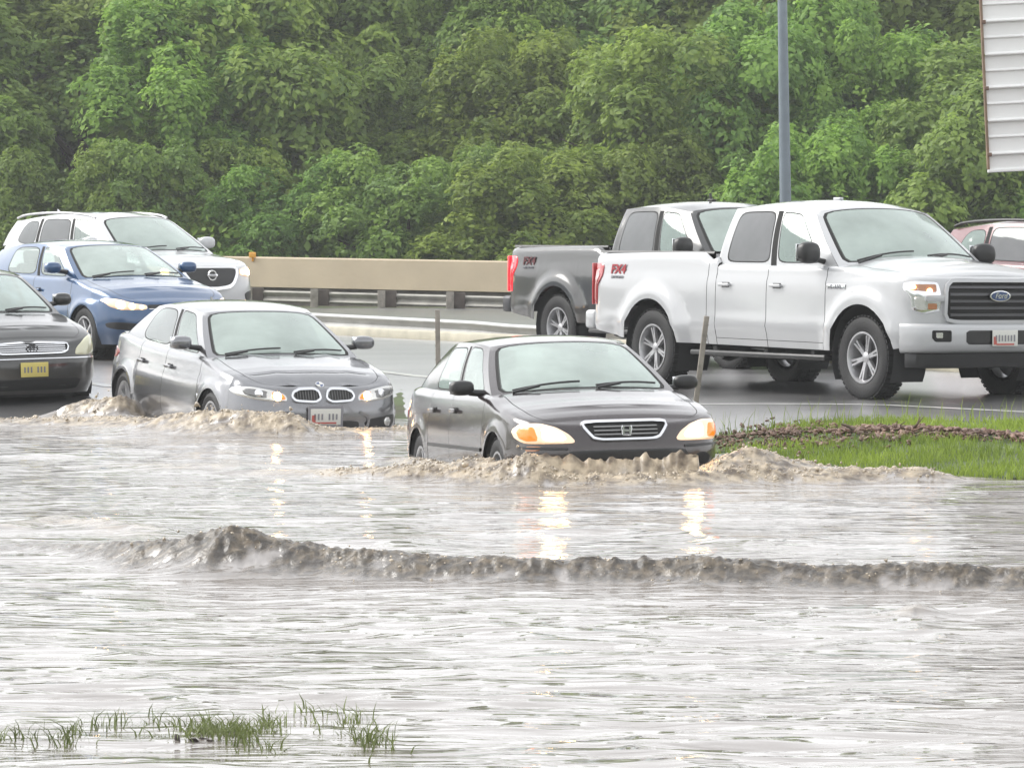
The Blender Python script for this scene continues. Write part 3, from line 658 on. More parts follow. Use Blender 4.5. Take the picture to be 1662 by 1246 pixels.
def make_hatch(root):
    S = dict(paint=paint('blue_metallic', (.02, .07, .17), .35, .28), wb=2.637, R=.35, zw=.32, flare=.02, Y=.85,
        plan=[(.84, 0), (.83, .28), (.78, .52), (.69, .70), (.53, .82), (.25, .88), (0, .895), (-1.3, .90), (-2.64, .89), (-3.0, .85), (-3.25, .72), (-3.38, .45), (-3.41, 0)],
        side=(.42, -3.05), top=[(.86, .70), (.7, .735), (.35, .84), (0, .90), (-.5, .985), (-1.4, 1.01), (-2.4, 1.03), (-3.0, 1.05), (-3.45, 1.03)],
        crown=[(.85, .015), (.5, .055), (-.4, .05), (-3, .02), (-3.6, .02)], sill=[(.9, .19), (.4, .19), (-4, .22)], roll=[(.85, .05), (.3, .06), (-.5, .05), (-3.6, .05)],
        fprof=[(.1, .16), (.22, .05), (.3, .0), (.50, .0), (.57, .02), (.60, .045), (.72, .08), (.85, .14)], sprof=[(.15, .09), (.28, .04), (.34, .01), (.5, 0), (.70, .01), (.73, .03), (1.0, .08)], rprof=[(.2, .1), (.35, 0), (.6, 0), (.65, .04), (1, .07)],
        doors=[(-.42, -1.50), (-1.50, -2.26)], hoodx=.62, cowl=-.36, deck=-3.2, bow=.16, floor=.40, sill0=.16,
        roof=[(-1.15, .575, 1.365), (-1.6, .615, 1.405), (-2.3, .61, 1.40), (-3.0, .56, 1.33)], rcrown=.055,
        post=[(-.36, -1.15), (-.60, -1.32), (-1.45, -1.58), (-1.53, -1.65), (-2.50, -2.42), (-3.2, -3.0)],
        win=[None, (M['gl_clear'], (.03, .03, .05, .07)), None, (M['gl_clear'], (.03, .05, .06, .09), 5), None], blackpost=(2,), gws=M['gl_ws'], gr=M['gl_clear'], seats=(-1.4, -2.3), seat_y=.38)
    b = build_body(S, root)
    for sg in (1, -1):
        m = MB(); patch(b, 'F', [(.40, .615), (.40, .67), (.55, .69), (.72, .745), (.82, .755), (.84, .72), (.80, .65), (.70, .61)], .006, None, '', None, rnd=.14, dome=.01, sy=sg, mb=m, mi=0)
        lamp_disc(m, b, .70*sg, .672, .045, 1, .02); lamp_disc(m, b, .58*sg, .655, .04, 2, .018); lamp_disc(m, b, .47*sg, .645, .028, 2, .018)
        m.build('headlight', [M['glow'], M['lamp_on'], M['lamp_warm']], root)
        patch(b, 'F', [(.52, .45), (.84, .47), (.82, .38), (.52, .36)], .004, M['black'], 'bumper_intake', root, sy=sg)
    g = MB(); patch(b, 'F', rect(-.39, .39, .625, .675), .004, None, '', None, rnd=.05, mb=g); band(b, 'F', [(-.38, .622), (0, .62), (.38, .622)], .01, .01, None, '', None, closed=False, mb=g, mi=1); g.build('grille', [M['black'], M['chrome']], root)
    patch(b, 'F', [(-.48, .46), (.48, .46), (.42, .30), (-.42, .30)], .004, M['black'], 'bumper_intake', root, rnd=.1)
    for z in (.34, .38, .42): band(b, 'F', [(-.42, z), (0, z), (.42, z)], .012, .012, M['lens_grey'], 'intake_bar', root, closed=False)
    for x in (0, -2.637):
        for y in (.785, -.785): wheel(root, x, y, .32, .205, (5, 0), .205)
    mirrors(S, root, S['paint'], (.14, .22, .14), gap=.06); small_fittings(S, root); handles(S, b, root, (-1.34, -2.15), .84, S['paint'])
    return S

def make_suv(root, white=True):
    S = dict(paint=paint('white_suv_paint', (.50, .51, .52), .0, .3, .12) if white else paint('dull_red_paint', (.105, .014, .02), .2, .35, .1), wb=2.705, R=.395, zw=.355, flare=.03, Y=.88,
        plan=[(.92, 0), (.91, .30), (.86, .54), (.76, .72), (.58, .84), (.28, .905), (0, .92), (-1.3, .925), (-2.7, .915), (-3.2, .88), (-3.55, .75), (-3.72, .45), (-3.75, 0)],
        side=(.46, -3.25), top=[(.94, .90), (.75, .945), (.4, 1.01), (0, 1.05), (-.4, 1.10), (-1.4, 1.135), (-2.4, 1.17), (-3.1, 1.22), (-3.8, 1.20)],
        crown=[(.95, .015), (.5, .06), (-.4, .055), (-3, .02), (-3.6, .02)], sill=[(.9, .27), (.4, .27), (-4, .30)], roll=[(.85, .06), (.3, .07), (-.5, .05), (-3.6, .05)],
        fprof=[(.1, .18), (.3, .05), (.4, .0), (.62, .0), (.72, .02), (.92, .09), (1.05, .16)], sprof=[(.15, .09), (.38, .03), (.42, .0), (.6, 0), (.85, .01), (.88, .03), (1.2, .09)], rprof=[(.2, .1), (.35, 0), (.6, 0), (.75, .04), (1.2, .09)],
        doors=[(-.46, -1.50), (-1.50, -2.28)], hoodx=.66, cowl=-.30, deck=-3.45, bow=.16, floor=.48, sill0=.25,
        roof=[(-1.08, .60, 1.575), (-1.6, .645, 1.625), (-2.4, .64, 1.625), (-3.3, .58, 1.56)], rcrown=.07,
        post=[(-.30, -1.08), (-.56, -1.28), (-1.45, -1.58), (-1.53, -1.65), (-2.42, -2.42), (-2.50, -2.50), (-3.15, -2.95), (-3.45, -3.3)],
        win=[None, (M['gl_clear'] if white else M['gl_green'], (.03, .03, .05, .07)), None, (M['gl_dark'], (.03, .03, .06, .09)), None, (M['gl_dark'] if white else M['gl_green'], (.02, .12, .10, .12), 3.5), None], blackpost=(2, 4), gws=M['gl_ws'], gr=M['gl_dark'], seats=(-1.35, -2.25), seat_y=.38)
    b = build_body(S, root)
    for sg in (1, -1):
        m = MB(); patch(b, 'F', [(.50, .80), (.52, .88), (.68, .915), (.83, .93), (.86, .88), (.80, .80), (.66, .775)], .006, None, '', None, rnd=.14, dome=.01, sy=sg, mb=m, mi=0)
        lamp_disc(m, b, .68*sg, .845, .05, 1, .02); lamp_disc(m, b, .56*sg, .84, .035, 2, .018)
        m.build('headlight', [M['glow'] if white else M['reflector'], M['lamp_on'] if white else M['reflector'], M['lamp_warm'] if white else M['chrome']], root)
        patch(b, 'F', [(.56, .56), (.84, .60), (.80, .46), (.60, .44)], .004, M['black'], 'bumper_intake', root, sy=sg)
        band(b, 'F', [(.44, .90), (.42, .80), (.30, .66), (.10, .62), (0, .615)], .05, .03, M['chrome'], 'grille_bar', root, closed=False, sy=sg)
        rl = MB(); rl.tube([(x, sg*(.60+.02*math.sin((x+1.1)/-2.1*math.pi)), 1.60+.075*math.sin(max(0, min(1, (x+1.15)/-2.1))*math.pi)**.5) for x in np.linspace(-1.15, -3.25, 16)], .018, 8); rl.build('roof_rail', M['alloy'] if white else M['black'], root)
    g = MB(); patch(b, 'F', [(-.44, .90), (.44, .90), (.42, .78), (.26, .63), (-.26, .63), (-.42, .78)], .004, None, '', None, rnd=.1, mb=g); g.build('grille', M['black'], root)
    x = b.ray_cast(Vector((4, 0, .80)), Vector((-1, 0, 0)))[0].x+.02; m = MB(); V = []
    for r_, dx in ((.075, 0), (.072, .012), (.056, .012), (.054, 0)): V += [(x+dx, r_*math.cos(a), .80+r_*math.sin(a)) for a in np.linspace(0, 6.2832, 28, endpoint=False)]
    m.add(V, [(j*28+i, j*28+(i+1) % 28, (j+1)*28+(i+1) % 28, (j+1)*28+i) for j in range(3) for i in range(28)]); m.box((x+.008, 0, .80), (.014, .17, .034), 0, .003)
    if white:
        em = m.build('emblem', M['chrome'], root); text_obj('NISSAN', .034, Vector((x+.016, 0, .80)), ROT_F, M['plate_ink'], 'lettering', em, ext=.002)
        sr = MB(); f = b.ray_cast(Vector((-1.7, 0, 4)), Vector((0, 0, -1)))[0]; sr.grid([[(xx, yy, b.ray_cast(Vector((xx, yy, 4)), Vector((0, 0, -1)))[0].z+.005) for yy in np.linspace(-.40, .40, 9)] for xx in np.linspace(-1.45, -2.5, 9)]); sr.build('sunroof', M['gl_dark'], root)
        m = MB(); m.add([(-3.0, -.02, 1.66), (-3.0, .02, 1.66), (-3.16, 0, 1.655), (-3.13, 0, 1.74)], [(0, 1, 3), (1, 2, 3), (2, 0, 3)]); m.build('roof_antenna', S['paint'], root, smooth=False)
    for x in (0, -2.705):
        for y in (.80, -.80): wheel(root, x, y, .36, .22, (5, 1), .23)
    mirrors(S, root, S['paint'] if white else M['chrome'], (.15, .24, .17), gap=.05); small_fittings(S, root); handles(S, b, root, (-1.34, -2.2), .95, S['paint'])
    return S

def make_sedan(root):
    S = dict(paint=paint('dark_green_grey_paint', (.006, .0075, .007), .05, .28), wb=2.60, R=.335, zw=.31, flare=.015, Y=.82,
        plan=[(.84, 0), (.83, .28), (.78, .50), (.69, .67), (.52, .79), (.25, .84), (0, .85), (-1.3, .853), (-2.6, .845), (-3.1, .82), (-3.45, .72), (-3.6, .45), (-3.65, 0)],
        side=(.42, -3.15), top=[(.86, .72), (.7, .76), (.35, .86), (0, .92), (-.5, 1.0), (-1.4, 1.02), (-2.4, 1.04), (-3.0, 1.07), (-3.7, 1.02)],
        crown=[(.85, .015), (.5, .05), (-.4, .05), (-3, .02), (-3.6, .02)], sill=[(.9, .20), (.4, .19), (-4, .22)], roll=[(.85, .05), (.3, .06), (-.5, .05), (-3.6, .05)],
        fprof=[(.1, .16), (.22, .05), (.3, .0), (.52, .0), (.57, .02), (.60, .04), (.74, .09), (.85, .14)], sprof=[(.15, .09), (.28, .04), (.34, .01), (.5, 0), (.70, .01), (.75, .02), (1.0, .07)], rprof=[(.2, .1), (.35, 0), (.6, 0), (.65, .04), (1, .07)],
        doors=[(-.42, -1.46), (-1.46, -2.24)], hoodx=.60, cowl=-.34, deck=-3.1, bow=.15, floor=.40, sill0=.16,
        roof=[(-1.12, .56, 1.385), (-1.6, .595, 1.42), (-2.1, .59, 1.42), (-2.6, .56, 1.38)], rcrown=.05,
        post=[(-.34, -1.12), (-.56, -1.28), (-1.42, -1.55), (-1.50, -1.62), (-2.45, -2.35), (-3.1, -2.6)],
        win=[None, (M['gl_clear'], (.03, .03, .05, .07)), None, (M['gl_clear'], (.03, .05, .06, .09), 5), None], blackpost=(2,), gws=M['gl_ws'], gr=M['gl_clear'], seats=(-1.4, -2.3), seat_y=.36)
    b = build_body(S, root)
    for sg in (1, -1):
        m = MB(); patch(b, 'F', [(.49, .60), (.52, .67), (.64, .76), (.74, .80), (.80, .79), (.82, .70), (.79, .62), (.66, .59)], .006, None, '', None, rnd=.14, dome=.012, sy=sg, mb=m, mi=0)
        m.build('headlight', [M['lens_haze']], root)
    g = MB(); G = [(-.43, .72), (0, .735), (.43, .72), (.40, .645), (.34, .625), (-.34, .625), (-.40, .645)]
    patch(b, 'F', G, .004, None, '', None, rnd=.1, mb=g, mi=0); band(b, 'F', G, .018, .018, None, '', None, rnd=.1, mb=g, mi=1)
    for z in (.648, .668, .690, .708): band(b, 'F', [(-.38, z), (0, z+.003), (.38, z)], .010, .014, None, '', None, closed=False, mb=g, mi=1)
    gr = g.build('grille', [M['gap'], M['chrome']], root)
    x = b.ray_cast(Vector((4, 0, .68)), Vector((-1, 0, 0)))[0].x+.026; m = MB()
    for a, c_ in ((.062, .042), (.022, .042), (.052, .014)):
        zc = .68 + (.018 if c_ == .014 else 0); m.tube([(x, a*math.cos(t), zc+c_*math.sin(t)) for t in np.linspace(0, 6.2832, 25)], .0045, 6, cap=False)
    m.build('emblem', M['alloy_dark'], gr)
    patch(b, 'F', [(-.56, .36), (.56, .36), (.50, .24), (-.50, .24)], .004, M['gap'], 'bumper_intake', root, rnd=.1)
    band(b, 'F', [(-.76, .565), (-.4, .57), (0, .572), (.4, .57), (.76, .565)], .012, .008, M['chrome'], 'bumper_moulding', root, closed=False)
    x = b.ray_cast(Vector((4, 0, .46)), Vector((-1, 0, 0)))[0].x+.02; plate_obj(root, x, .46, [M['plate_yellow'], M['plate_ink']], seed=5)
    for x in (0, -2.60):
        for y in (.75, -.75): wheel(root, x, y, .31, .19, (7, 0), .20)
    mirrors(S, root, S['paint'], (.13, .20, .14), gap=.05); small_fittings(S, root); handles(S, b, root, (-1.30, -2.1), .85, S['paint'])
    return S

def make_truck(root, white=True):
    P_ = paint('white_truck_paint', (.42, .428, .44), 0, .3, .22) if white else paint('magnetic_grey_paint', (.014, .0145, .0145), .1, .32, .35)
    S = dict(paint=P_, wb=3.68, R=.50, zw=.42, flare=.045, fw=.09, Y=.95,
        plan=[(.86, 0), (.85, .40), (.81, .68), (.74, .84), (.60, .93), (.40, .965), (.1, .98), (-1.5, .985), (-4.0, .98), (-4.6, .975), (-4.78, .955), (-4.86, .90), (-4.88, .7), (-4.89, 0)],
        side=(.50, -4.72), top=[(.9, 1.155), (.8, 1.17), (.5, 1.21), (0, 1.245), (-.55, 1.28), (-2.60, 1.29), (-2.66, 1.40), (-4.9, 1.385)],
        crown=[(.88, .03), (.7, .075), (-.5, .09), (-2.55, .0), (-6, 0)], sill=[(.9, .55), (.5, .50), (-.4, .46), (-4, .48), (-5, .60)], roll=[(.9, .055), (.3, .06), (-.5, .05), (-2.6, .05), (-2.7, .07), (-5, .07)],
        fprof=[(.4, .10), (.6, .03), (.75, .0), (1.05, .01), (1.15, .05)], sprof=[(.45, .035), (.60, .01), (.62, -.008), (.68, -.012), (.72, 0), (1.0, 0), (1.14, .008), (1.17, .022), (1.30, .035), (1.4, .045)], rprof=[(.4, .02), (1.4, 0)],
        doors=[(-.60, -1.60), (-1.60, -2.50)], cuts=[-2.66], hoodx=.70, cowl=-.50, deck=None, bow=.15, floor=.62, sill0=.46, bulge=lambda x, y: .028/(1+math.exp((abs(y)-.62)/.02))*(1/(1+math.exp((x-.55)/.05))),
        roof=[(-1.18, .69, 1.815), (-1.6, .745, 1.865), (-2.1, .745, 1.87), (-2.50, .72, 1.85)], rcrown=.075, bowtop=.09, bulge_side=.025,
        post=[(-.50, -1.18), (-.72, -1.36), (-1.54, -1.62), (-1.64, -1.70), (-2.46, -2.38), (-2.60, -2.50)],
        win=[None, (M['gl_green'], (.02, .02, .06, .08), 8), None, (M['gl_dark'], (.02, .02, .06, .08), 8), None], blackpost=(2,), gws=M['gl_ws'], gr=M['gl_dark'], seats=(-1.45, -2.3), seat_y=.42, cabend=-2.52)
    b = build_body(S, root)
    # cargo bed
    bed = MB(); yr = float(S['by'](-3.5)); yi = yr-.09
    for sg in (1, -1):
        bed.grid([[(x, sg*(yr+.002), 1.392), (x, sg*(yr-.01), 1.415), (x, sg*yi, 1.415), (x, sg*yi, .86)] for x in (-2.69, -3.4, -4.1, -4.84)], 1)
    bed.box((-3.76, 0, .85), (2.16, 2*yi, .03), 1); bed.box((-2.70, 0, 1.12), (.03, 2*yi+.1, .54), 0); bed.box((-4.84, 0, 1.10), (.07, 2*yi+.02, .60), 0, .01)
    bed.build('bed', [P_, M['black']], root)
    cw = MB(); cw.box((-2.63, 0, .98), (.03, 1.76, .70)); cw.box((-2.64, 0, .55), (.16, 1.7, .10), 1); cw.build('cab_back', [P_, M['black']], root)
    # front bumper on its own sweep
    pl = cr(S['plan'], 40); pl = pl[pl[:, 0] > .56]; pl = pl[::3]
    def sweep(plx, prof, mats, name):
        rows = []
        full = np.vstack([plx[::-1]*(1, -1), plx[1:]]); t = np.gradient(full, axis=0); t /= np.hypot(t[:, 0], t[:, 1])[:, None]; n = np.stack([t[:, 1], -t[:, 0]], 1)
        for p, q in zip(full, n): rows.append([(p[0]+q[0]*o, p[1]+q[1]*o*.35, z) for o, z in prof])
        m = MB(); m.grid(rows); F = m.F; bv = BVHTree.FromPolygons([Vector(v) for v in m.V], F); return m.build(name, mats, root, ang=60), bv
    bo, bb = sweep(pl, [(-.05, .745), (.05, .745), (.085, .725), (.095, .70), (.095, .56), (.075, .50), (.04, .475), (-.05, .46)], P_ if white else M['chrome'], 'front_bumper')
    for sg in (1, -1):
        m = MB(); patch(bb, 'F', [(.60, .575), (.60, .685), (.79, .685), (.79, .61), (.76, .575)], .003, None, '', None, rnd=.06, sy=sg, mb=m); patch(bb, 'F', rect(.69, .755, .61, .665), .008, None, '', None, rnd=.1, sy=sg, mb=m, mi=1); m.build('fog_light', [M['gap'], M['reflector']], bo)
    patch(bb, 'F', rect(-.44, .44, .55, .685), .003, M['black'], 'bumper_opening', bo, rnd=.05)
    x = bb.ray_cast(Vector((4, 0, .62)), Vector((-1, 0, 0)))[0].x+.02; plate_obj(root, x, .61, [M['plate'], M['plate_ink'], M['plate_red']], seed=8)
    sweep(pl[:-4], [(-.02, .47), (.0, .46), (-.03, .33), (-.08, .32)], M['black'], 'air_dam')
    # grille
    g = MB(); G = [(-.62, .79), (-.60, 1.08), (-.54, 1.15), (.54, 1.15), (.60, 1.08), (.62, .79), (.5, .765), (-.5, .765)]
    patch(b, 'F', G, .006, None, '', None, rnd=.06, mb=g, mi=0); band(b, 'F', G, .035, .035, None, '', None, rnd=.06, mb=g, mi=1)
    for z in (.83, .895, .96, 1.025, 1.09): band(b, 'F', [(-.56, z), (-.3, z), (0, z), (.3, z), (.56, z)], .026, .022, None, '', None, closed=False, mb=g, mi=2)
    gr = g.build('grille', [M['gap'], P_ if white else M['chrome'], M['alloy_dark']], root)
    x = b.ray_cast(Vector((4, 0, 1.01)), Vector((-1, 0, 0)))[0].x+.045; e = MB(); V = []
    for k, mi in ((1, 0), (.86, 1)):
        V = [(x+(.0 if k == 1 else .004), k*.125*math.cos(a), 1.01+k*.052*math.sin(a)) for a in np.linspace(0, 6.2832, 32, endpoint=False)]; e.add(V+[(x+.004, 0, 1.01)], [(i, (i+1) % 32, 32) for i in range(32)], mi)
    em = e.build('emblem', [M['chrome'], M['badge_blue']], gr, smooth=False); text_obj('Ford', .075, Vector((x+.008, 0, 1.012)), ROT_F, M['chrome'], 'lettering', em, ext=.002, shear=.3, bold=.001)
    for sg in (1, -1):
        m = MB(); patch(b, 'F', [(.66, .86), (.64, .98), (.66, 1.14), (.86, 1.15), (.925, 1.13), (.93, 1.07), (.90, 1.0), (.89, .87), (.82, .84)], .006, None, '', None, rnd=.06, dome=.006, sy=sg, mb=m, mi=0)
        patch(b, 'F', [(.69, 1.04), (.68, 1.12), (.90, 1.12), (.90, 1.06)], .012, None, '', None, rnd=.08, sy=sg, mb=m, mi=4)
        patch(b, 'F', [(.60, .955), (.60, 1.02), (.80, 1.02), (.80, .955)], .022, None, '', None, rnd=.12, dome=.006, sy=sg, mb=m, mi=1)
        patch(b, 'F', [(.80, .88), (.80, 1.0), (.88, 1.0), (.87, .88)], .012, None, '', None, rnd=.1, sy=sg, mb=m, mi=5)
        patch(b, 'F', [(.69, .88), (.69, .94), (.78, .94), (.78, .88)], .012, None, '', None, rnd=.1, sy=sg, mb=m, mi=4)
        lamp_disc(m, b, .885*sg, 1.095, .026, 3, .022); lamp_disc(m, b, .76*sg, 1.055, .024, 3, .024)
        m.build('headlight', [M['chrome'] if white else M['lens_grey'], P_ if white else M['chrome'], M['lamp_on'], M['lamp_warm'], M['amber_dull'], M['reflector']], root)
        # tail light wraps the rear corner
        t = MB(); T = [(-4.84, 1.28), (-4.70, 1.28), (-4.64, 1.25), (-4.66, 1.14), (-4.74, 1.04), (-4.75, .84), (-4.84, .84)]
        t_mats = [M['red_dull'], M['red_pale']] if white else [M['red_lamp'], M['red_lamp']]
        patch(b, 'L' if sg > 0 else 'Rr', T, .012, None, '', None, rnd=.1, mb=t, mi=0); patch(b, 'L' if sg > 0 else 'Rr', [(-4.81, 1.22), (-4.73, 1.22), (-4.70, 1.15), (-4.77, 1.04), (-4.78, .88), (-4.81, .88)], .018, None, '', None, rnd=.1, mb=t, mi=1)
        t.box((-4.89, sg*.86, 1.06), (.03, .16, .44), 0, .01); t.build('tail_light', t_mats, root)
        rb = MB(); rb.box((-1.72, sg*.94, .385), (2.35, .17, .055), 0, .02)
        for xx in (-.9, -1.7, -2.6): rb.box((xx, sg*.80, .43), (.06, .22, .04))
        rb.build('running_board', M['black'], root)
    # badges on the right flank
    def flank(x, z): return b.ray_cast(Vector((x, -4, z)), Vector((0, 1, 0)))[0].y-.006
    bd = text_obj('FX4', .135, Vector((-4.36, flank(-4.36, 1.20), 1.215)), ROT_R, M['badge_red'] if white else M['badge_dark'], 'badge', root, ext=.003, shear=.25, bold=.004, sx=1.25)
    text_obj('OFF ROAD', .04, Vector((-4.36, flank(-4.36, 1.13), 1.135)), ROT_R, M['plate_ink'], 'badge', root, ext=.003, shear=.2, sx=1.2)
    fb = MB(); fb.box((-.42, flank(-.42, 1.08)+.002, 1.085), (.30, .01, .05), 0, .004); fb = fb.build('badge', M['chrome'], root); text_obj('F-150', .052, Vector((-.42, flank(-.42, 1.08)-.004, 1.085)), ROT_R, M['plate_ink'], 'lettering', fb, ext=.002, bold=.001, sx=1.5)
    rbp = MB(); rbp.box((-4.96, 0, .68), (.20, 1.86, .20), 0, .04); rbp.box((-4.97, 0, .79), (.19, 1.2, .015), 1); rbp.box((-5.02, 0, .50), (.20, .08, .07), 1, .01); rbp.build('rear_bumper', [P_ if white else M['alloy_dark'], M['black']], root)
    # undercarriage: frame rails, axles, exhaust
    u = MB()
    for sg in (1, -1): u.box((-2.1, sg*.42, .50), (5.4, .09, .14))
    u.tube([(-3.68, -.8, .405), (-3.68, .8, .405)], .05, 10); u.lathe([(.001, -.13), (.12, -.10), (.15, 0), (.12, .10), (.001, .13)], 'y', 16); u.V[-80:] = [(v[0]-3.68, v[1], v[2]+.405) for v in u.V[-80:]]
    u.tube([(0, -.7, .40), (0, .7, .40)], .045, 8); u.tube([(-2.2, .15, .38), (-3.0, .15, .38)], .09, 12); u.tube([(-3.0, .15, .40), (-4.6, .45, .45)], .035, 8)
    u.build('undercarriage', M['black'], root)
    for x in (0, -3.68):
        for y in (.845, -.845): wheel(root, x, y, .405, .27, (6, 1), .245)
    mirrors(S, root, M['black'], (.16, .25, .215), dz=.02, gap=.05, dx=-.03); small_fittings(S, root)
    S['bvh'] = b; handles(S, b, root, (-1.42, -2.32), 1.08, P_ if white else M['black'])
    m = MB(); f = b.ray_cast(Vector((-1.75, 0, 4)), Vector((0, 0, -1)))[0]; m.box((f.x, 0, f.z+.01), (.12, .05, .03), 0, .01)
    if not white: m.tube([(f.x, 0, f.z), (f.x-.03, 0, f.z+.09)], .018, 8)
    m.build('roof_antenna', P_ if white else M['black'], root)
    return S

CARS = [
 ('sedan', make_civic, 'black compact sedan with glowing headlights pushing a bow wave through the flood', 'car', (.69, 31.16, -.147), -75.6, (-2.0, .9)),
 ('sedan', make_bmw, 'graphite grey sedan with twin oval grilles wading behind the black compact', 'car', (-2.10, 38.86, -.15), -67.0, (2.2, -.6)),
 ('hatchback', make_hatch, 'blue hatchback with lit headlights on the wet road behind the grey sedan', 'car', (-4.50, 49.5, .49), -57.5, (0, 0)),
 ('sport_utility_vehicle', lambda r: make_suv(r, True), 'white sport utility vehicle with roof rails beyond the blue hatchback', 'car', (-4.69, 56.0, .655), -51.8, (0, 0)),
 ('sedan', make_sedan, 'dark sedan with a yellow front plate cut off by the left edge of the photo', 'car', (-5.40, 42.87, .15), -63.4, (1.0, 1.1)),
 ('pickup_truck', lambda r: make_truck(r, True), 'white crew cab pickup truck driving right on the raised wet lane', 'pickup truck', (4.20, 39.1, .415), -58.6, (.1, -.5)),
 ('pickup_truck', lambda r: make_truck(r, False), 'dark grey crew cab pickup truck with red tail light lit beyond the white one', 'pickup truck', (3.30, 46.5, .47), -58.6, (0, 0)),
 ('sport_utility_vehicle', lambda r: make_suv(r, False), 'dull red sport utility vehicle half hidden behind the white pickup', 'car', (7.75, 47.5, .52), -58, (0, 0)),
]
def make_all_cars():
    for nm, f, lab, cat, pos, yaw, tilt in CARS:
        r = thing(nm, lab, cat); f(r); place(r, pos, yaw, tilt)
        if nm == 'sedan' and 'through the flood' in lab:
            mtx = Matrix.Translation(pos) @ Matrix.Rotation(R(yaw), 4, 'Z')
            person_driver(None, mtx @ Vector((-1.38, .36, .42)), R(yaw), 'person in a grey shirt at the steering wheel of the black compact sedan')
make_all_cars()
# ------------------------------------------------------------------ land
WL = .14                                                # flood level
edge = lambda x: np.interp(x, [-40, -8, -1.1, 1.2, 2.2, 3.4, 5.2, 9, 40], [41.6, 41.4, 41.0, 35.8, 33.0, 30.8, 30.2, 29.4, 27])
slope = lambda x: np.interp(x, [-40, -4, 0, 2, 40], [.075, .075, .08, .055, .055])
def sstep(a, b, v): t = np.clip((v-a)/(b-a), 0, 1); return t*t*(3-2*t)
def gz(x, y):
    x = np.asarray(x, float); y = np.asarray(y, float); d = y-edge(x)
    h = np.where(d > 0, WL+.34*(1-np.exp(-np.maximum(d, 0)*slope(x)/.25)), WL+.055*np.maximum(d, -6))
    h = h-.12*sstep(60, 84, y)+.05*sstep(44, 52, y)
    added_hill = np.clip(y-94, 0, 60)*.19+-.3*sstep(91, 96, y)
    h = h+added_hill*(.85+.3*fbm(x*.06+5, y*.06, 3))
    near = sstep(11, 4, y); return h+near*.5
def sheet(name, xs, ys, zo, mat, keep=None, k='structure', thick=0):
    X, Y = np.meshgrid(xs, ys); Z = gz(X, Y)+zo; V = np.stack([X, Y, Z], -1).reshape(-1, 3); nx = len(xs); F = []
    for j in range(len(ys)-1):
        for i in range(len(xs)-1):
            if keep is None or keep(.5*(xs[i]+xs[i+1]), .5*(ys[j]+ys[j+1])): F.append((j*nx+i, j*nx+i+1, (j+1)*nx+i+1, (j+1)*nx+i))
    o = mesh_obj(name, V, F, mat, ang=180); return kind(o, k)
def ground_mat():
    m, nt, b = newmat('verge_soil'); L = nt.links
    g = nt.nodes.new('ShaderNodeNewGeometry'); n = nt.nodes.new('ShaderNodeTexNoise'); n.inputs['Scale'].default_value = 1.7; n.inputs['Detail'].default_value = 8; L.new(g.outputs['Position'], n.inputs['Vector'])
    r = nt.nodes.new('ShaderNodeValToRGB'); e = r.color_ramp.elements; e[0].position = .38; e[0].color = (.05, .04, .025, 1); e[1].position = .6; e[1].color = (.06, .09, .025, 1)
    L.new(n.outputs[0], r.inputs[0]); L.new(r.outputs[0], b.inputs['Base Color']); b.inputs['Roughness'].default_value = .85
    bp = nt.nodes.new('ShaderNodeBump'); bp.inputs['Strength'].default_value = .6; bp.inputs['Distance'].default_value = .05; L.new(n.outputs[0], bp.inputs['Height']); L.new(bp.outputs[0], b.inputs['Normal']); return m
def asphalt_mat():
    m, nt, b = newmat('wet_asphalt'); L = nt.links; g = nt.nodes.new('ShaderNodeNewGeometry')
    mp = nt.nodes.new('ShaderNodeMapping'); mp.inputs['Rotation'].default_value = (0, 0, R(62)); mp.inputs['Scale'].default_value = (.25, 1.2, 1); L.new(g.outputs['Position'], mp.inputs['Vector'])
    n = nt.nodes.new('ShaderNodeTexNoise'); n.inputs['Scale'].default_value = 1.1; n.inputs['Detail'].default_value = 6; L.new(mp.outputs[0], n.inputs['Vector'])
    r = nt.nodes.new('ShaderNodeValToRGB'); e = r.color_ramp.elements; e[0].position = .35; e[0].color = (.08, .08, .083, 1); e[1].position = .7; e[1].color = (.17, .168, .168, 1); L.new(n.outputs[0], r.inputs[0]); L.new(r.outputs[0], b.inputs['Base Color'])
    mr = nt.nodes.new('ShaderNodeMapRange'); mr.inputs[1].default_value = .35; mr.inputs[2].default_value = .7; mr.inputs[3].default_value = .34; mr.inputs[4].default_value = .36; L.new(n.outputs[0], mr.inputs[0]); L.new(mr.outputs[0], b.inputs['Roughness'])
    n2 = nt.nodes.new('ShaderNodeTexNoise'); n2.inputs['Scale'].default_value = 55; n2.inputs['Detail'].default_value = 3; L.new(g.outputs['Position'], n2.inputs['Vector'])
    bp = nt.nodes.new('ShaderNodeBump'); bp.inputs['Strength'].default_value = .5; bp.inputs['Distance'].default_value = .012; L.new(n2.outputs[0], bp.inputs['Height']); L.new(bp.outputs[0], b.inputs['Normal'])
    b.inputs['Coat Weight'].default_value = .9; b.inputs['Coat Roughness'].default_value = .26; b.inputs['Coat IOR'].default_value = 1.8; return m
asph = asphalt_mat()
xs = np.r_[np.arange(-400, -40, 40), np.arange(-40, -12, 4), np.arange(-12, 12.1, .5), np.arange(16, 41, 4), np.arange(80, 401, 40)]
ys = np.r_[np.arange(-20, 12, 4), np.arange(12, 64, .5), np.arange(64, 130, 1.5), np.arange(140, 420, 40)]
sheet('ground', xs, ys, 0, ground_mat())
isl_far = lambda x: np.interp(x, [.9, 1.6, 3, 5, 9, 30], [34.6, 35.4, 35.6, 35.0, 33.8, 28])   # far edge of the grass strip
isl = lambda x, y: x > 1.15 and y < isl_far(x)
L62 = lambda x, y: y+1.88*x                              # distance across the carriageway lines (heading -62 degrees)
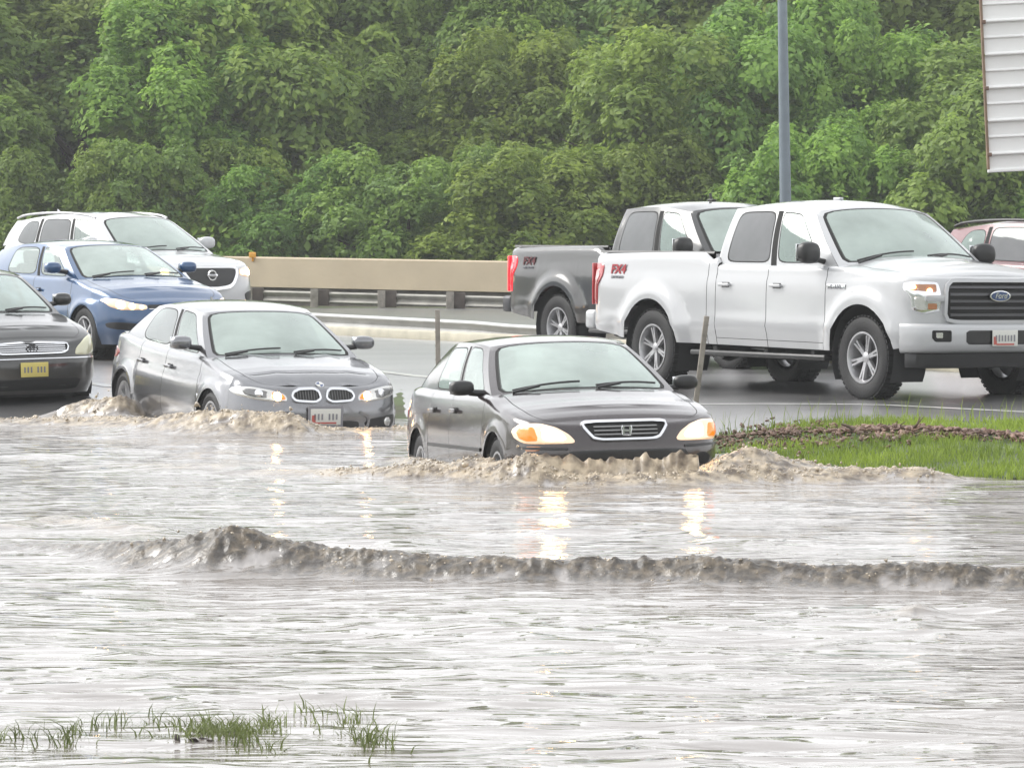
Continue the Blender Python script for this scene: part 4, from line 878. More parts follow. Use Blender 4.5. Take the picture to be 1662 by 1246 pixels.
sheet('road', np.arange(-14, 14.1, .2), np.arange(20, 60.6, .2), .006, asph, keep=lambda x, y: L62(x, y) < 55.2 and not isl(x, y))
sheet('far_road', np.arange(-20, 20.1, .5), np.arange(44, 90, .5), .006, asph, keep=lambda x, y: L62(x, y) > 58.5 and y+.9*x*0 < 88)
sheet('median', np.arange(-10, 14.1, .25), np.arange(30, 78, .25), .012, simple('median_gravel', (.16, .145, .11), .7, bump=.5, bscale=20, var=.4), keep=lambda x, y: 55.0 < L62(x, y) < 58.8)
# unseen rise added behind the viewer so the car flanks reflect dark green
hg = MB(); G = []
for i, x in enumerate(np.linspace(-260, 260, 90)):
    row = []
    for y, h in ((-24, .1), (-30, 3), (-38, 7), (-50, 10.5), (-70, 12), (-110, 12)): row.append((x, y+3*math.sin(x*.05), .3+h*(.75+.5*float(fbm(np.array(x*.07), np.array(y*.07), 3)))))
    G.append(row)
hg.grid(G); kind(hg.build('added_hill', simple('added_hill_green', (.045, .065, .028), .9, var=.6, vscale=.25, bump=1, bscale=.8)), 'structure')
# painted lane lines, sheets lying just above the asphalt
white = simple('road_paint', (.72, .72, .70), .35, var=.15, coat=.6); 
def line_strip(name, p0, p1, wd, mat, zo=.011):
    p0 = np.array(p0); p1 = np.array(p1); n = max(2, int(np.hypot(*(p1-p0))/.3)); d = (p1-p0)/np.hypot(*(p1-p0)); nn = np.array([-d[1], d[0]])*wd/2; V = []
    for t in np.linspace(0, 1, n):
        for s_ in (-1, 1): q = p0+(p1-p0)*t+nn*s_; V.append((q[0], q[1], float(gz(*q))+zo))
    return kind(mesh_obj(name, V, [(i*2, i*2+1, i*2+3, i*2+2) for i in range(n-1)], mat), 'structure')
line_strip('lane_line', (-2.0, 47.2), (-.2, 43.8), .15, white)
line_strip('lane_line', (-3.6, 55), (-2.9, 53.7), .15, white); line_strip('lane_line', (-5.6, 46.2), (-4.4, 44.0), .15, white); line_strip('lane_line', (3.5, 37.6), (7.5, 33.6), .12, white); line_strip('lane_line', (1.2, 39.2), (3.5, 37.6), .12, white)
# concrete kerb along the median
kb = MB(); G = []
for x in np.arange(-9, 12, .4):
    y = 54.6-1.88*x; z = float(gz(x, y)); G.append([(x-.10, y-.05, z-.05), (x-.10, y-.05, z+.11), (x-.08, y-.04, z+.13), (x+.06, y+.03, z+.13), (x+.1, y+.05, z-.02)])
kb.grid(G); kind(kb.build('kerb', simple('kerb_concrete', (.42, .39, .30), .6, var=.2, bump=.3), ang=50), 'structure')

# ------------------------------------------------------------------ flood water: one real surface with waves
def seg_field(X, Y, pts):
    """distance to a line of (x, y, height, width, foam) and the values at its nearest point; sign: + beyond"""
    best = np.full(X.shape, 1e9); H = np.zeros(X.shape); Wd = np.ones(X.shape); Fo = np.zeros(X.shape); S_ = np.zeros(X.shape)
    for a, b in zip(pts[:-1], pts[1:]):
        dx, dy = b[0]-a[0], b[1]-a[1]; t = np.clip(((X-a[0])*dx+(Y-a[1])*dy)/(dx*dx+dy*dy), 0, 1); px, py = a[0]+t*dx, a[1]+t*dy; d = np.hypot(X-px, Y-py); m = d < best
        best = np.where(m, d, best); H = np.where(m, a[2]+t*(b[2]-a[2]), H); Wd = np.where(m, a[3]+t*(b[3]-a[3]), Wd); Fo = np.where(m, a[4]+t*(b[4]-a[4]), Fo); S_ = np.where(m, np.sign((Y-py)), S_)
    return best*S_, H, Wd, Fo
P2 = lambda px, py, z=WL: ((px-831)/6500*((2-z)*6500/(py-383)), (2-z)*6500/(py-383))     # a point on the flood seen at a pixel of the photograph
def ridge(*rows): return [(*P2(px, py), h, w_, f) for px, py, h, w_, f in rows]
WAVES = [
 # the wake crest that crosses the whole foreground
 ridge((-60, 895, .02, .3, .2), (60, 893, .035, .3, .6), (180, 905, .06, .28, .8), (270, 918, .13, .34, 1), (330, 924, .21, .40, 1), (380, 928, .25, .46, 1), (440, 930, .20, .44, 1), (520, 932, .14, .34, 1), (620, 938, .135, .30, 1), (760, 942, .12, .30, 1), (900, 945, .115, .28, 1), (1060, 948, .12, .30, 1), (1150, 951, .13, .30, 1), (1260, 951, .11, .28, 1), (1400, 953, .115, .30, 1), (1540, 954, .125, .30, 1), (1700, 957, .11, .28, 1), (1900, 958, .09, .3, 1)),
 # bow wave of the black sedan, running on to the grass (world coordinates)
 [(-1.9, 31.3, .03, .35, .5), (-1.2, 30.9, .06, .4, .9), (-.6, 30.5, .10, .4, 1), (-.15, 30.1, .085, .34, 1), (.3, 29.9, .10, .34, 1), (.9, 29.8, .10, .36, 1), (1.5, 29.95, .11, .36, 1), (2.0, 30.2, .10, .36, 1), (2.6, 30.4, .085, .34, 1), (3.1, 30.45, .09, .4, 1), (3.4, 30.5, .02, .3, .4)],
 [(1.25, 30.15, .02, .3, 1), (1.5, 30.25, .08, .35, 1), (1.8, 30.5, .19, .35, 1), (2.1, 30.7, .13, .4, 1), (2.5, 31.0, .06, .4, 1)],
 [(-.85, 33.0, .03, .3, .7), (-.6, 31.9, .05, .3, .9), (-.25, 30.6, .10, .3, 1), (.1, 30.0, .12, .35, 1)],
 # the grey sedan
 [(-6.2, 39.6, .02, .5, .6), (-4.9, 39.6, .05, .5, .8), (-4.1, 39.2, .08, .5, 1), (-3.4, 38.3, .10, .5, 1), (-2.9, 37.7, .19, .5, 1), (-2.45, 37.35, .22, .55, 1), (-2.05, 37.25, .17, .5, 1), (-1.75, 37.4, .05, .35, 1), (-1.1, 37.8, .045, .3, 1), (-.8, 38.0, .08, .35, 1), (-.4, 38.4, .02, .3, .4)],
 [(-4.35, 40.7, .18, .35, 1), (-4.0, 40.45, .24, .35, 1)],
 # weaker swells between
 ridge((200, 758, .025, .4, .35), (330, 762, .03, .4, .5), (470, 758, .02, .4, .3)), ridge((1050, 866, .03, .5, 0), (1250, 884, .035, .5, 0), (1420, 888, .01, .4, 0)), ridge((0, 858, .03, .3, .4), (95, 848, .05, .3, .5), (215, 862, .04, .3, .4), (240, 872, .01, .3, .2)),
 ridge((560, 888, .04, .4, 0), (620, 886, .05, .5, 0), (690, 896, .01, .3, 0)), ridge((840, 868, .02, .3, 0), (960, 862, .02, .3, 0)),
 ridge((1420, 1052, .006, .1, 0), (1500, 1050, .018, .1, 0), (1610, 1048, .006, .1, 0)),
 ridge((1440, 1004, .01, .12, .2), (1490, 1000, .04, .14, .3), (1510, 1003, .01, .12, .1)),
]
def wave_h(X, Y):
    n1 = fbm(X*1.4, Y*2.2, 4); h = np.zeros(X.shape); foam = np.zeros(X.shape); pale = np.zeros(X.shape)
    turb = fbm(X*7, Y*7, 4); turb2 = fbm(X*27+3, Y*21, 2); turb3 = fbm(X*13+1, Y*11+4, 3)
    for i, wv in enumerate(WAVES):
        xs_ = [p[0] for p in wv]; ys_ = [p[1] for p in wv]
        m = (X > min(xs_)-1.3) & (X < max(xs_)+1.3) & (Y > min(ys_)-1.6) & (Y < max(ys_)+1.8)
        if not m.any(): continue
        d, H, Wd, Fo = seg_field(X[m], Y[m], wv); d = d+.05*(turb[m]-.5)+.12*(fbm(X[m]*2.1+i, Y[m]*2.1, 3)-.5)
        H = H*(.85+.4*fbm(X[m]*2.0+9*i, Y[m]*1.3, 3))
        u = d/Wd; prof = np.where(u < 0, np.exp(-(u/.55)**2), np.exp(-(u/1.0)**2))           # steep toward the viewer
        lump = 1+Fo*(.22*(turb[m]-.5)+.12*(turb2[m]-.5))
        h[m] = np.maximum(h[m], 0)+H*prof*lump+Fo*np.exp(-(u/.8)**2)*(((.034 if i == 0 else .016)*(turb3[m]-.5)+.016*(turb2[m]-.5))); f = Fo*np.exp(-(u/np.where(u < 0, .92, .6))**4)*sstep(.25, .55, turb[m]+.35*np.exp(-(u/.4)**2)); foam[m] = np.maximum(foam[m], f); pale[m] = np.maximum(pale[m], (0.12 if i in (0,) else 1.0)*np.exp(-(u/1.2)**2))
    # wind ripples, longer swell far out, short ripples near
    calm = np.interp(Y, [13, 19, 22, 30, 45], [1, 1, .45, .30, .30])
    patch_ = sstep(.25, .75, fbm(X*.45+2, Y*.8, 2))
    big = (fbm(X*.8+3, Y*2.0, 2)-.5)*.050
    mid_ = (.35-np.abs(2*fbm(X*1.5+.4*Y, Y*4.2+8, 2)-1))*.030*(.35+.9*patch_)
    fine = (fbm(X*3.2+.7*Y, Y*9.5, 2)-.5)*.012
    rp = big+(mid_+fine*patch_)*calm; amp = 1.0
    return h+amp*rp, foam, pale
cols_ = np.linspace(-.150, .150, 700); nr = 980
yy = np.r_[np.linspace(13.2, 26, 430, endpoint=False), np.linspace(26, 44, nr-430)]
Yg = np.repeat(yy[:, None], len(cols_), 1); Xg = Yg*cols_[None, :]
Hh, Fm, Pl = wave_h(Xg, Yg)
Zg = WL+Hh
nc = len(cols_)
def water_mat():
    m, nt, b = newmat('flood_water'); L = nt.links; g = nt.nodes.new('ShaderNodeNewGeometry')
    at = nt.nodes.new('ShaderNodeAttribute'); at.attribute_name = 'foam'
    n = nt.nodes.new('ShaderNodeTexNoise'); n.inputs['Scale'].default_value = 9; n.inputs['Detail'].default_value = 8; L.new(g.outputs['Position'], n.inputs['Vector'])
    r = nt.nodes.new('ShaderNodeValToRGB'); e = r.color_ramp.elements; e[0].position = .36; e[0].color = (.085, .062, .042, 1); e[1].position = .62; e[1].color = (.43, .355, .255, 1); L.new(n.outputs[0], r.inputs[0])
    ap = nt.nodes.new('ShaderNodeAttribute'); ap.attribute_name = 'pale'; r2 = nt.nodes.new('ShaderNodeValToRGB'); e = r2.color_ramp.elements; e[0].position = .40; e[0].color = (.010, .008, .006, 1); e[0].position = .44; e[1].position = .68; e[1].color = (.12, .095, .065, 1); n4 = nt.nodes.new('ShaderNodeTexNoise'); n4.inputs['Scale'].default_value = 17; n4.inputs['Detail'].default_value = 5; L.new(g.outputs['Position'], n4.inputs['Vector']); L.new(n4.outputs[0], r2.inputs[0])
    mp_ = nt.nodes.new('ShaderNodeMix'); mp_.data_type = 'RGBA'; L.new(ap.outputs['Fac'], mp_.inputs['Factor']); L.new(r2.outputs[0], mp_.inputs['A']); L.new(r.outputs[0], mp_.inputs['B'])
    mx = nt.nodes.new('ShaderNodeMix'); mx.data_type = 'RGBA'; L.new(at.outputs['Fac'], mx.inputs['Factor']); mx.inputs['A'].default_value = (.21, .19, .175, 1); L.new(mp_.outputs['Result'], mx.inputs['B']); L.new(mx.outputs['Result'], b.inputs['Base Color'])
    mr = nt.nodes.new('ShaderNodeMapRange'); mr.inputs[3].default_value = .04; mr.inputs[4].default_value = .36; L.new(at.outputs['Fac'], mr.inputs[0]); L.new(mr.outputs[0], b.inputs['Roughness'])
    sp_ = nt.nodes.new('ShaderNodeMapRange'); sp_.inputs[3].default_value = .5; sp_.inputs[4].default_value = .10; L.new(at.outputs['Fac'], sp_.inputs[0]); L.new(sp_.outputs[0], b.inputs['Specular IOR Level'])
    b.inputs['IOR'].default_value = 2.6
    mp = nt.nodes.new('ShaderNodeMapping'); mp.inputs['Scale'].default_value = (1.7, 7.5, 1); L.new(g.outputs['Position'], mp.inputs['Vector'])
    n2 = nt.nodes.new('ShaderNodeTexNoise'); n2.inputs['Scale'].default_value = 1; n2.inputs['Detail'].default_value = 2.5; n2.inputs['Distortion'].default_value = .6; L.new(mp.outputs[0], n2.inputs['Vector'])
    bp = nt.nodes.new('ShaderNodeBump'); bp.inputs['Strength'].default_value = 1; bp.inputs['Distance'].default_value = WBUMP; L.new(n2.outputs[0], bp.inputs['Height'])
    bp2 = nt.nodes.new('ShaderNodeBump'); bp2.inputs['Distance'].default_value = .03; L.new(at.outputs['Fac'], bp2.inputs['Strength']); L.new(n.outputs[0], bp2.inputs['Height']); L.new(bp.outputs[0], bp2.inputs['Normal']); L.new(bp2.outputs[0], b.inputs['Normal'])
    return m
WBUMP = .030
me = bpy.data.meshes.new('water'); nv = nr*nc
# a coarse skirt continues the flood sideways and toward the camera
side = []
me.vertices.add(nv); me.vertices.foreach_set('co', np.stack([Xg, Yg, Zg], -1).astype(np.float32).ravel())
ii, jj = np.meshgrid(np.arange(nr-1), np.arange(nc-1), indexing='ij'); a = (ii*nc+jj).ravel(); F = np.stack([a, a+1, a+nc+1, a+nc], 1)
Hm = .25*(Zg.ravel()[F].sum(1)); gx = gz(Xg, Yg).ravel()[F].mean(1); F = F[(Hm > gx-.04)]
me.loops.add(F.size); me.loops.foreach_set('vertex_index', F.astype(np.int32).ravel()); me.polygons.add(len(F)); me.polygons.foreach_set('loop_start', np.arange(0, F.size, 4, dtype=np.int32)); me.polygons.foreach_set('loop_total', np.full(len(F), 4, np.int32))
me.update(); me.polygons.foreach_set('use_smooth', np.ones(len(F), bool))
at = me.attributes.new('foam', 'FLOAT', 'POINT'); at.data.foreach_set('value', Fm.astype(np.float32).ravel()); at = me.attributes.new('pale', 'FLOAT', 'POINT'); at.data.foreach_set('value', Pl.astype(np.float32).ravel())
wmat = water_mat(); me.materials.append(wmat)
wo_ = bpy.data.objects.new('water', me); col.objects.link(wo_); kind(wo_, 'structure')
sk = MB()
for sg in (1, -1):
    ysk = np.linspace(13.2, 44, 60); G = [[(sg*(y*.1495+t), y, WL-.002*t) for t in (0, .5, 2, 8, 40)] for y in ysk]; sk.grid(G)
sk.grid([[(x, y, WL-.01) for x in np.linspace(-44, 44, 30)] for y in np.linspace(2, 13.25, 12)])
kind(sk.build('water', wmat), 'structure')

# ------------------------------------------------------------------ grass: strip beside the flood, tufts, reeds
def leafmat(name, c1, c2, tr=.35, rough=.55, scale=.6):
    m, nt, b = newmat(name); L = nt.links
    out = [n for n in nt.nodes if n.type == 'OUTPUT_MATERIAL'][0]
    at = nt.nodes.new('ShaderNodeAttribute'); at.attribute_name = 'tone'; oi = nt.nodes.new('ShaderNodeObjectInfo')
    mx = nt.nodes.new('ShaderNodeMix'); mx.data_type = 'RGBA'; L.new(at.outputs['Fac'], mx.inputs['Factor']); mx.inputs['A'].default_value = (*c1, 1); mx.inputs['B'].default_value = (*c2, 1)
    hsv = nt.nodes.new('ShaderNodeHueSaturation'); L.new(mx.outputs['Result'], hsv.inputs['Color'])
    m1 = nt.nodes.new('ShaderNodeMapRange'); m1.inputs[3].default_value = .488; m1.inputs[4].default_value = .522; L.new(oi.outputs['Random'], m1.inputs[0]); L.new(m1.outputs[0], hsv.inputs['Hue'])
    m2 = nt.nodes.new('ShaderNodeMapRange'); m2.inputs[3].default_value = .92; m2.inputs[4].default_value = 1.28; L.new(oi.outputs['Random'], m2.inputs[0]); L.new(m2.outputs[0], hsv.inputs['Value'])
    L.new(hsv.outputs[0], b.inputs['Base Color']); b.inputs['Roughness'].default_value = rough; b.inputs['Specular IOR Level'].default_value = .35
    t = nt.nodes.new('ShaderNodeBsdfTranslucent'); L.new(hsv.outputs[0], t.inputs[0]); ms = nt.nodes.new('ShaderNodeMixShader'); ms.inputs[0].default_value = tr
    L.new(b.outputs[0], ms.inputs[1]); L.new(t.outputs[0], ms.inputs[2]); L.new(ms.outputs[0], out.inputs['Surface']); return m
def fast_mesh(name, V, F4, mat, tone=None, smooth=False):
    me = bpy.data.meshes.new(name); V = np.asarray(V, np.float32); F4 = np.asarray(F4, np.int32); k = F4.shape[1]
    me.vertices.add(len(V)); me.vertices.foreach_set('co', V.ravel()); me.loops.add(F4.size); me.loops.foreach_set('vertex_index', F4.ravel()); me.polygons.add(len(F4))
    me.polygons.foreach_set('loop_start', np.arange(0, F4.size, k, dtype=np.int32)); me.polygons.foreach_set('loop_total', np.full(len(F4), k, np.int32)); me.update()
    if tone is not None: a = me.attributes.new('tone', 'FLOAT', 'POINT'); a.data.foreach_set('value', np.asarray(tone, np.float32))
    me.materials.append(mat); return me
def blades(name, xy, h, wd, mat, lean=.5, tone0=None, z0=None):
    n = len(xy); z = gz(xy[:, 0], xy[:, 1])-.01 if z0 is None else np.full(n, z0); a = rng.uniform(0, 6.28, n); b = rng.uniform(0, 6.28, n); hh = h*rng.uniform(.45, 1.25, n); ww = wd*rng.uniform(.7, 1.3, n)
    dx, dy = np.cos(a)*ww, np.sin(a)*ww; lx, ly = np.cos(b)*hh*lean*rng.uniform(.2, 1, n), np.sin(b)*hh*lean*rng.uniform(.2, 1, n)
    B = np.stack([xy[:, 0], xy[:, 1], z], 1); o = np.zeros(n)
    p0 = B-np.stack([dx, dy, o], 1); p1 = B+np.stack([dx, dy, o], 1); M1 = B+np.stack([lx*.3, ly*.3, hh*.6], 1); p2 = M1+np.stack([dx, dy, o], 1)*.8; p3 = M1-np.stack([dx, dy, o], 1)*.8; T_ = B+np.stack([lx, ly, hh*.95], 1); p4 = T_+np.stack([dx, dy, o], 1)*.15; p5 = T_-np.stack([dx, dy, o], 1)*.15
    V = np.stack([p0, p1, p2, p3, p4, p5], 1).reshape(-1, 3); k = np.arange(n)*6; F = np.concatenate([np.stack([k, k+1, k+2, k+3], 1), np.stack([k+3, k+2, k+4, k+5], 1)])
    tone = np.repeat(np.clip(fbm(xy[:, 0]*1.3, xy[:, 1]*1.3, 3)*1.4-.2+rng.normal(0, .15, n), 0, 1), 6)
    o = bpy.data.objects.new(name, fast_mesh(name, V, F, mat, tone)); col.objects.link(o); return o
# froth and spray thrown up along the crests
iso = bmesh.new(); bmesh.ops.create_icosphere(iso, subdivisions=1, radius=1); iv_ = np.array([v.co[:] for v in iso.verts]); if_ = np.array([[v.index for v in f.verts] for f in iso.faces]); iso.free()
SP = []; spn = 0
for wi, wv in enumerate(WAVES[:6]):
    L_ = np.array(wv); seg = np.hypot(*np.diff(L_[:, :2], axis=0).T); n_ = int(seg.sum()*(90 if wi == 0 else 330)); k_ = rng.choice(len(seg), n_, p=seg/seg.sum()); t_ = rng.random(n_)[:, None]; Q_ = L_[k_]*(1-t_)+L_[k_+1]*t_
    x_ = Q_[:, 0]+rng.normal(0, .05, n_); y_ = Q_[:, 1]-np.abs(rng.normal(0, .13, n_))+.05; h_ = wave_h(x_[None, :], y_[None, :])[0][0]; keep = (Q_[:, 4] > .75) & (rng.random(n_) < .85)
    for x0, y0, hh, q0 in zip(x_[keep], y_[keep], h_[keep], Q_[keep]): SP.append((x0, y0, WL+hh+(abs(rng.normal(0, .25))*q0[2] if rng.random() < .05 else -.004), rng.lognormal(-4.95 if wi else -5.3, .4), wi))
V = []; 
for x0, y0, z0, s0_, wi in SP: V.append(iv_*s0_*rng.uniform(.6, 1.5, 3)+rng.normal(0, s0_*.22, iv_.shape)+(x0, y0, z0))
F = (if_[None]+np.arange(len(SP))[:, None, None]*len(iv_)).reshape(-1, 3)
fr = bpy.data.objects.new('spray', fast_mesh('spray', np.concatenate(V), F, simple('muddy_froth', (.36, .30, .22), .25, var=.3, vscale=6, coat=.5))); fr.data.polygons.foreach_set('use_smooth', [True]*len(F)); col.objects.link(fr); kind(fr, 'stuff', 'muddy froth and splashes along the bow waves and the wake crest')

gm1 = leafmat('verge_grass', (.11, .15, .03), (.31, .38, .06), .35)
# turf sheet of the strip
sheet('grass_strip', np.arange(1.1, 9, .12), np.arange(27.5, 36.2, .12), .010, simple('turf', (.07, .10, .03), .8, bump=.6, bscale=12, var=.4), keep=lambda x, y: isl(x, y) and y > edge(x)-.05 and x > 1.2)
dirt_line = lambda x: np.interp(x, [1.3, 2.0, 2.8, 3.5, 4.4, 6, 9], [34.8, 34.6, 34.1, 33.9, 32.9, 32.2, 31.0])   # ridge of mud clods
q = rng.uniform((1.2, 29.5), (8.5, 36.0), (90000, 2)); q = q[(q[:, 1] < isl_far(q[:, 0])-.02) & (q[:, 1] > edge(q[:, 0])-.12) & (rng.random(len(q)) < np.clip((np.abs(q[:, 1]-dirt_line(q[:, 0]))-.18)*2.2, .06, 1)*np.clip(fbm(q[:, 0]*1.5, q[:, 1]*1.5, 3)*2.2-.35, .15, 1))]
kind(blades('grass', q, .085, .005, gm1), 'stuff', 'short bright green grass on the strip between the flood and the raised road')
q2 = np.stack([rng.uniform(1.3, 6, 500), np.zeros(500)], 1); q2[:, 1] = isl_far(q2[:, 0])-rng.uniform(.02, .5, 500)
kind(blades('grass', q2[rng.random(500) < .35], .24, .004, gm1, .4), 'stuff', 'taller weed stalks along the far edge of the grass strip')
t = rng.uniform(-8, 9, 2600); t = t[fbm(t*1.4, t*0+2, 3) > .5]; q3 = np.stack([t+rng.normal(0, .03, len(t)), 55.1-1.88*t+rng.normal(0, .22, len(t))], 1)
kind(blades('grass', q3, .11, .008, gm1), 'stuff', 'thin grass tufts growing along the kerb of the median')
# clods
def rock_mesh(name, n_pts, sizes, ctr, mat, tonev=None):
    V = []; F = []; 
    ico = bmesh.new(); bmesh.ops.create_icosphere(ico, subdivisions=2, radius=1); iv = np.array([v.co[:] for v in ico.verts]); iff = np.array([[v.index for v in f.verts] for f in ico.faces]); ico.free()
    for i in range(n_pts):
        s_ = sizes[i]; k = rng.normal(0, 1, 3); d = 1+.35*np.sin(iv @ rng.normal(0, 2.4, 3)+k[0])+.28*np.sin(iv @ rng.normal(0, 5, 3)+k[1]); qz = rng.uniform(0, 6.28); v = iv*d[:, None]*s_*rng.uniform(.5, 1.6, 3)*np.array([1.1, 1.1, .8]); v = v @ np.array([[math.cos(qz), math.sin(qz), .3], [-math.sin(qz), math.cos(qz), .2], [-.3, -.2, 1]]); F.append(iff+len(V)*len(iv)); V.append(v+ctr[i])
    o = bpy.data.objects.new(name, fast_mesh(name, np.concatenate(V), np.concatenate(F), mat)); col.objects.link(o); return o
n = 3200; tx = rng.uniform(1.75, 8.5, n); ty = dirt_line(tx)+rng.normal(0, 1, n)*(.18+.42*vnoise(tx*1.7, tx*0+4))+.25*(vnoise(tx*2.9, tx*0)-.5); sz = np.minimum(.024, rng.lognormal(-4.35, .5, n))*np.clip(.4+.8*(tx-1.6), .4, 1); cz = gz(tx, ty)+.035+sz*.2+.03*np.exp(-((ty-dirt_line(tx))/.2)**2)
kind(rock_mesh('mud_clods', n, sz, np.stack([tx, ty, cz], 1), simple('wet_mud', (.17, .10, .07), .5, var=.5, vscale=4, bump=.5, bscale=40)), 'stuff', 'ridge of broken brown mud clods running through the grass strip')
# broken branch lying on the clods
def on(px, py, D): return ((px-831)/6500*D, D, 2-(py-383)/6500*D)
bark = simple('wet_bark', (.13, .09, .065), .7, var=.35, vscale=12, bump=.5, bscale=30)
br = thing('broken_branch', 'broken brown branch with upturned ends lying across the mud clods', 'branch', on(1440, 712, 34.0)); ox = Vector(br.location)
b_ = MB(); b_.tube([Vector(on(*p))-ox for p in ((1366, 688, 34), (1380, 693, 34), (1392, 702, 34), (1420, 706, 33.95), (1455, 707, 33.9), (1475, 704, 33.9), (1490, 688, 33.8), (1494, 676, 33.8))], [.007, .014, .02, .024, .022, .016, .010, .004], 8); b_.build('limb', bark, br)
for pp in (((1452, 706, 33.9), (1450, 694, 33.9), (1456, 688, 33.9)), ((1482, 694, 33.8), (1494, 684, 33.8), (1500, 676, 33.8)), ((1466, 702, 33.9), (1462, 690, 33.7), (1470, 684, 33.7))):
    b_ = MB(); b_.tube([Vector(on(*p))-ox for p in pp], [.008, .006, .003], 6); b_.build('twig', bark, br)
# weeds standing in the water at the near left
gm2 = leafmat('water_weed', (.06, .07, .025), (.19, .21, .075), .3); Q = []
for cx, cy, s_, n in ((335, 1196, 26, 210), (385, 1200, 22, 190), (440, 1190, 14, 80), (120, 1200, 26, 40), (95, 1212, 18, 24), (20, 1206, 22, 34), (170, 1186, 30, 26), (575, 1178, 12, 46), (600, 1205, 16, 80), (500, 1172, 40, 40), (430, 1222, 22, 34), (270, 1182, 34, 30), (545, 1196, 26, 22), (640, 1220, 20, 12)):
    px = rng.normal(cx, s_, n); py = rng.normal(cy, 7, n); D = (2-WL)*6500/(py-383); Q.append(np.stack([(px-831)/6500*D, D], 1))
kind(blades('water_weeds', np.concatenate(Q), .075, .0034, gm2, 1.1, z0=WL-.012), 'stuff', 'ragged green weeds poking out of the water at the lower left')
x_, y_ = P2(310, 1208); kind(rock_mesh('mud_clods', 5, [.016, .013, .012, .011, .010], [(x_+.03*i-.05, y_+.03*(i % 2), WL+.005) for i in range(5)], M['hair']), 'stuff', 'small dark clump of earth among the weeds in the water')

# ------------------------------------------------------------------ guard rails, barrier, posts, lamp pole, sign
galv = simple('galvanised_steel', (.50, .50, .49), .42, .55, var=.15, vscale=2); galv_d = simple('weathered_steel', (.30, .29, .26), .55, .3, var=.25, vscale=3)
wood = simple('weathered_wood', (.24, .22, .19), .8, var=.3, vscale=8, bump=.5, bscale=25); wood_d = simple('creosoted_wood', (.075, .06, .05), .8, var=.3, vscale=6, bump=.4)
def wbeam(pts, h, mat, name, parent, off):
    """corrugated beam swept along points; face pushed out by off"""
    prof = [(.0, 1), (.03, .97), (.08, .88), (.08, .78), (.03, .66), (.0, .5), (.03, .34), (.08, .22), (.08, .12), (.03, .03), (.0, 0)]; P = np.array(pts, float); t = np.gradient(P[:, :2], axis=0); t /= np.hypot(t[:, 0], t[:, 1])[:, None]; nn = np.stack([t[:, 1], -t[:, 0]], 1); nn[nn[:, 1] > 0] *= -1
    m = MB(); m.grid([[(p[0]+q[0]*(u+off), p[1]+q[1]*(u+off), p[2]+v*h) for u, v in prof] for p, q in zip(P, nn)]); return m.build(name, mat, parent, ang=60)
xn = np.arange(-9, 9.1, .5); ln = lambda x: 57.2-1.75*x
g1 = thing('guard_rail', 'low galvanised guard rail on the median behind the grey and black sedans', 'guard rail', (0, 57.2, .4)); o0 = Vector(g1.location)
pts = [(x-o0.x, ln(x)-o0.y, .47-o0.z+(.02 if x < 0 else 0)-.012*x) for x in xn]; wbeam(pts, .27, galv, 'beam', g1, 0)
for x in np.arange(-8.5, 9, 1.0):
    z = float(gz(x, ln(x))); m = MB(); m.box((x-o0.x+.04, ln(x)-o0.y+.09, (z-.3+.66)/2-o0.z), (.10, .12, .66-z+.3), 0, .01); m.build('post', galv_d, g1)
fx = lambda t: (-9.5+t*.74, 92.5-t*.45)                  # line of the far rail
g2 = thing('guard_rail', 'far guard rail on blocked out wooden posts in front of the tan barrier', 'guard rail', (0, 87, .27)); o0 = Vector(g2.location); T_ = np.arange(0, 27, .5)
pts = [(fx(t)[0]-o0.x, fx(t)[1]-o0.y, .56-.012*t+.02-o0.z+.0) for t in T_]; wbeam(pts, .26, galv_d, 'beam', g2, -.02)
for t in np.arange(.85, 27, 2.06):
    x, y = fx(t); zg = .30-.010*t; m = MB(); m.box((x-o0.x-.10, y-o0.y-.20, zg+.26-o0.z), (.17, .18, .66), 0, .012); m.build('post', wood, g2)
    m = MB(); m.box((x-o0.x+.10, y-o0.y-.10, zg+.40-o0.z), (.26, .22, .36), 0, .012); m.build('offset_block', wood_d, g2)
bx = lambda t: (-12+t*.78, 95.6-t*.42)
g3 = thing('barrier_wall', 'long tan concrete barrier wall at the foot of the trees', 'barrier', (0, 90, .3)); o0 = Vector(g3.location)
T_ = np.arange(0, 34, 1.0); tan = simple('tan_concrete', (.48, .40, .285), .75, var=.10, vscale=.8, bump=.25, bscale=8); dk = simple('dark_concrete', (.10, .09, .08), .8, var=.3)  # panel in tan, base in a darker concrete colour
m = MB(); zt_ = lambda t: 1.60-.0105*t
m.grid([[(bx(t)[0]-o0.x+a*.4, bx(t)[1]-o0.y+a, zt_(t)+b-o0.z) for a, b in ((.02, -.70), (-.04, -.69), (.0, -.03), (.03, 0), (.20, 0), (.22, -.7))] for t in T_]); m.build('panel', tan, g3, ang=40)
m = MB(); m.grid([[(bx(t)[0]-o0.x+a*.4, bx(t)[1]-o0.y+a, zt_(t)+b-o0.z) for a, b in ((.06, -1.6), (.06, -.69), (.18, -.69), (.18, -1.6))] for t in T_]); m.build('base', dk, g3, ang=40)
m = MB(); x, y = bx(7.75); m.box((x-o0.x-.02, y-o0.y-.08, 1.56-o0.z), (.16, .05, .13), 0, .02); m.box((x-o0.x-.02, y-o0.y-.02, 1.47-o0.z), (.05, .04, .12), 0, .01); m.build('reflector', simple('amber_delineator', (.75, .36, .05), .4), g3)
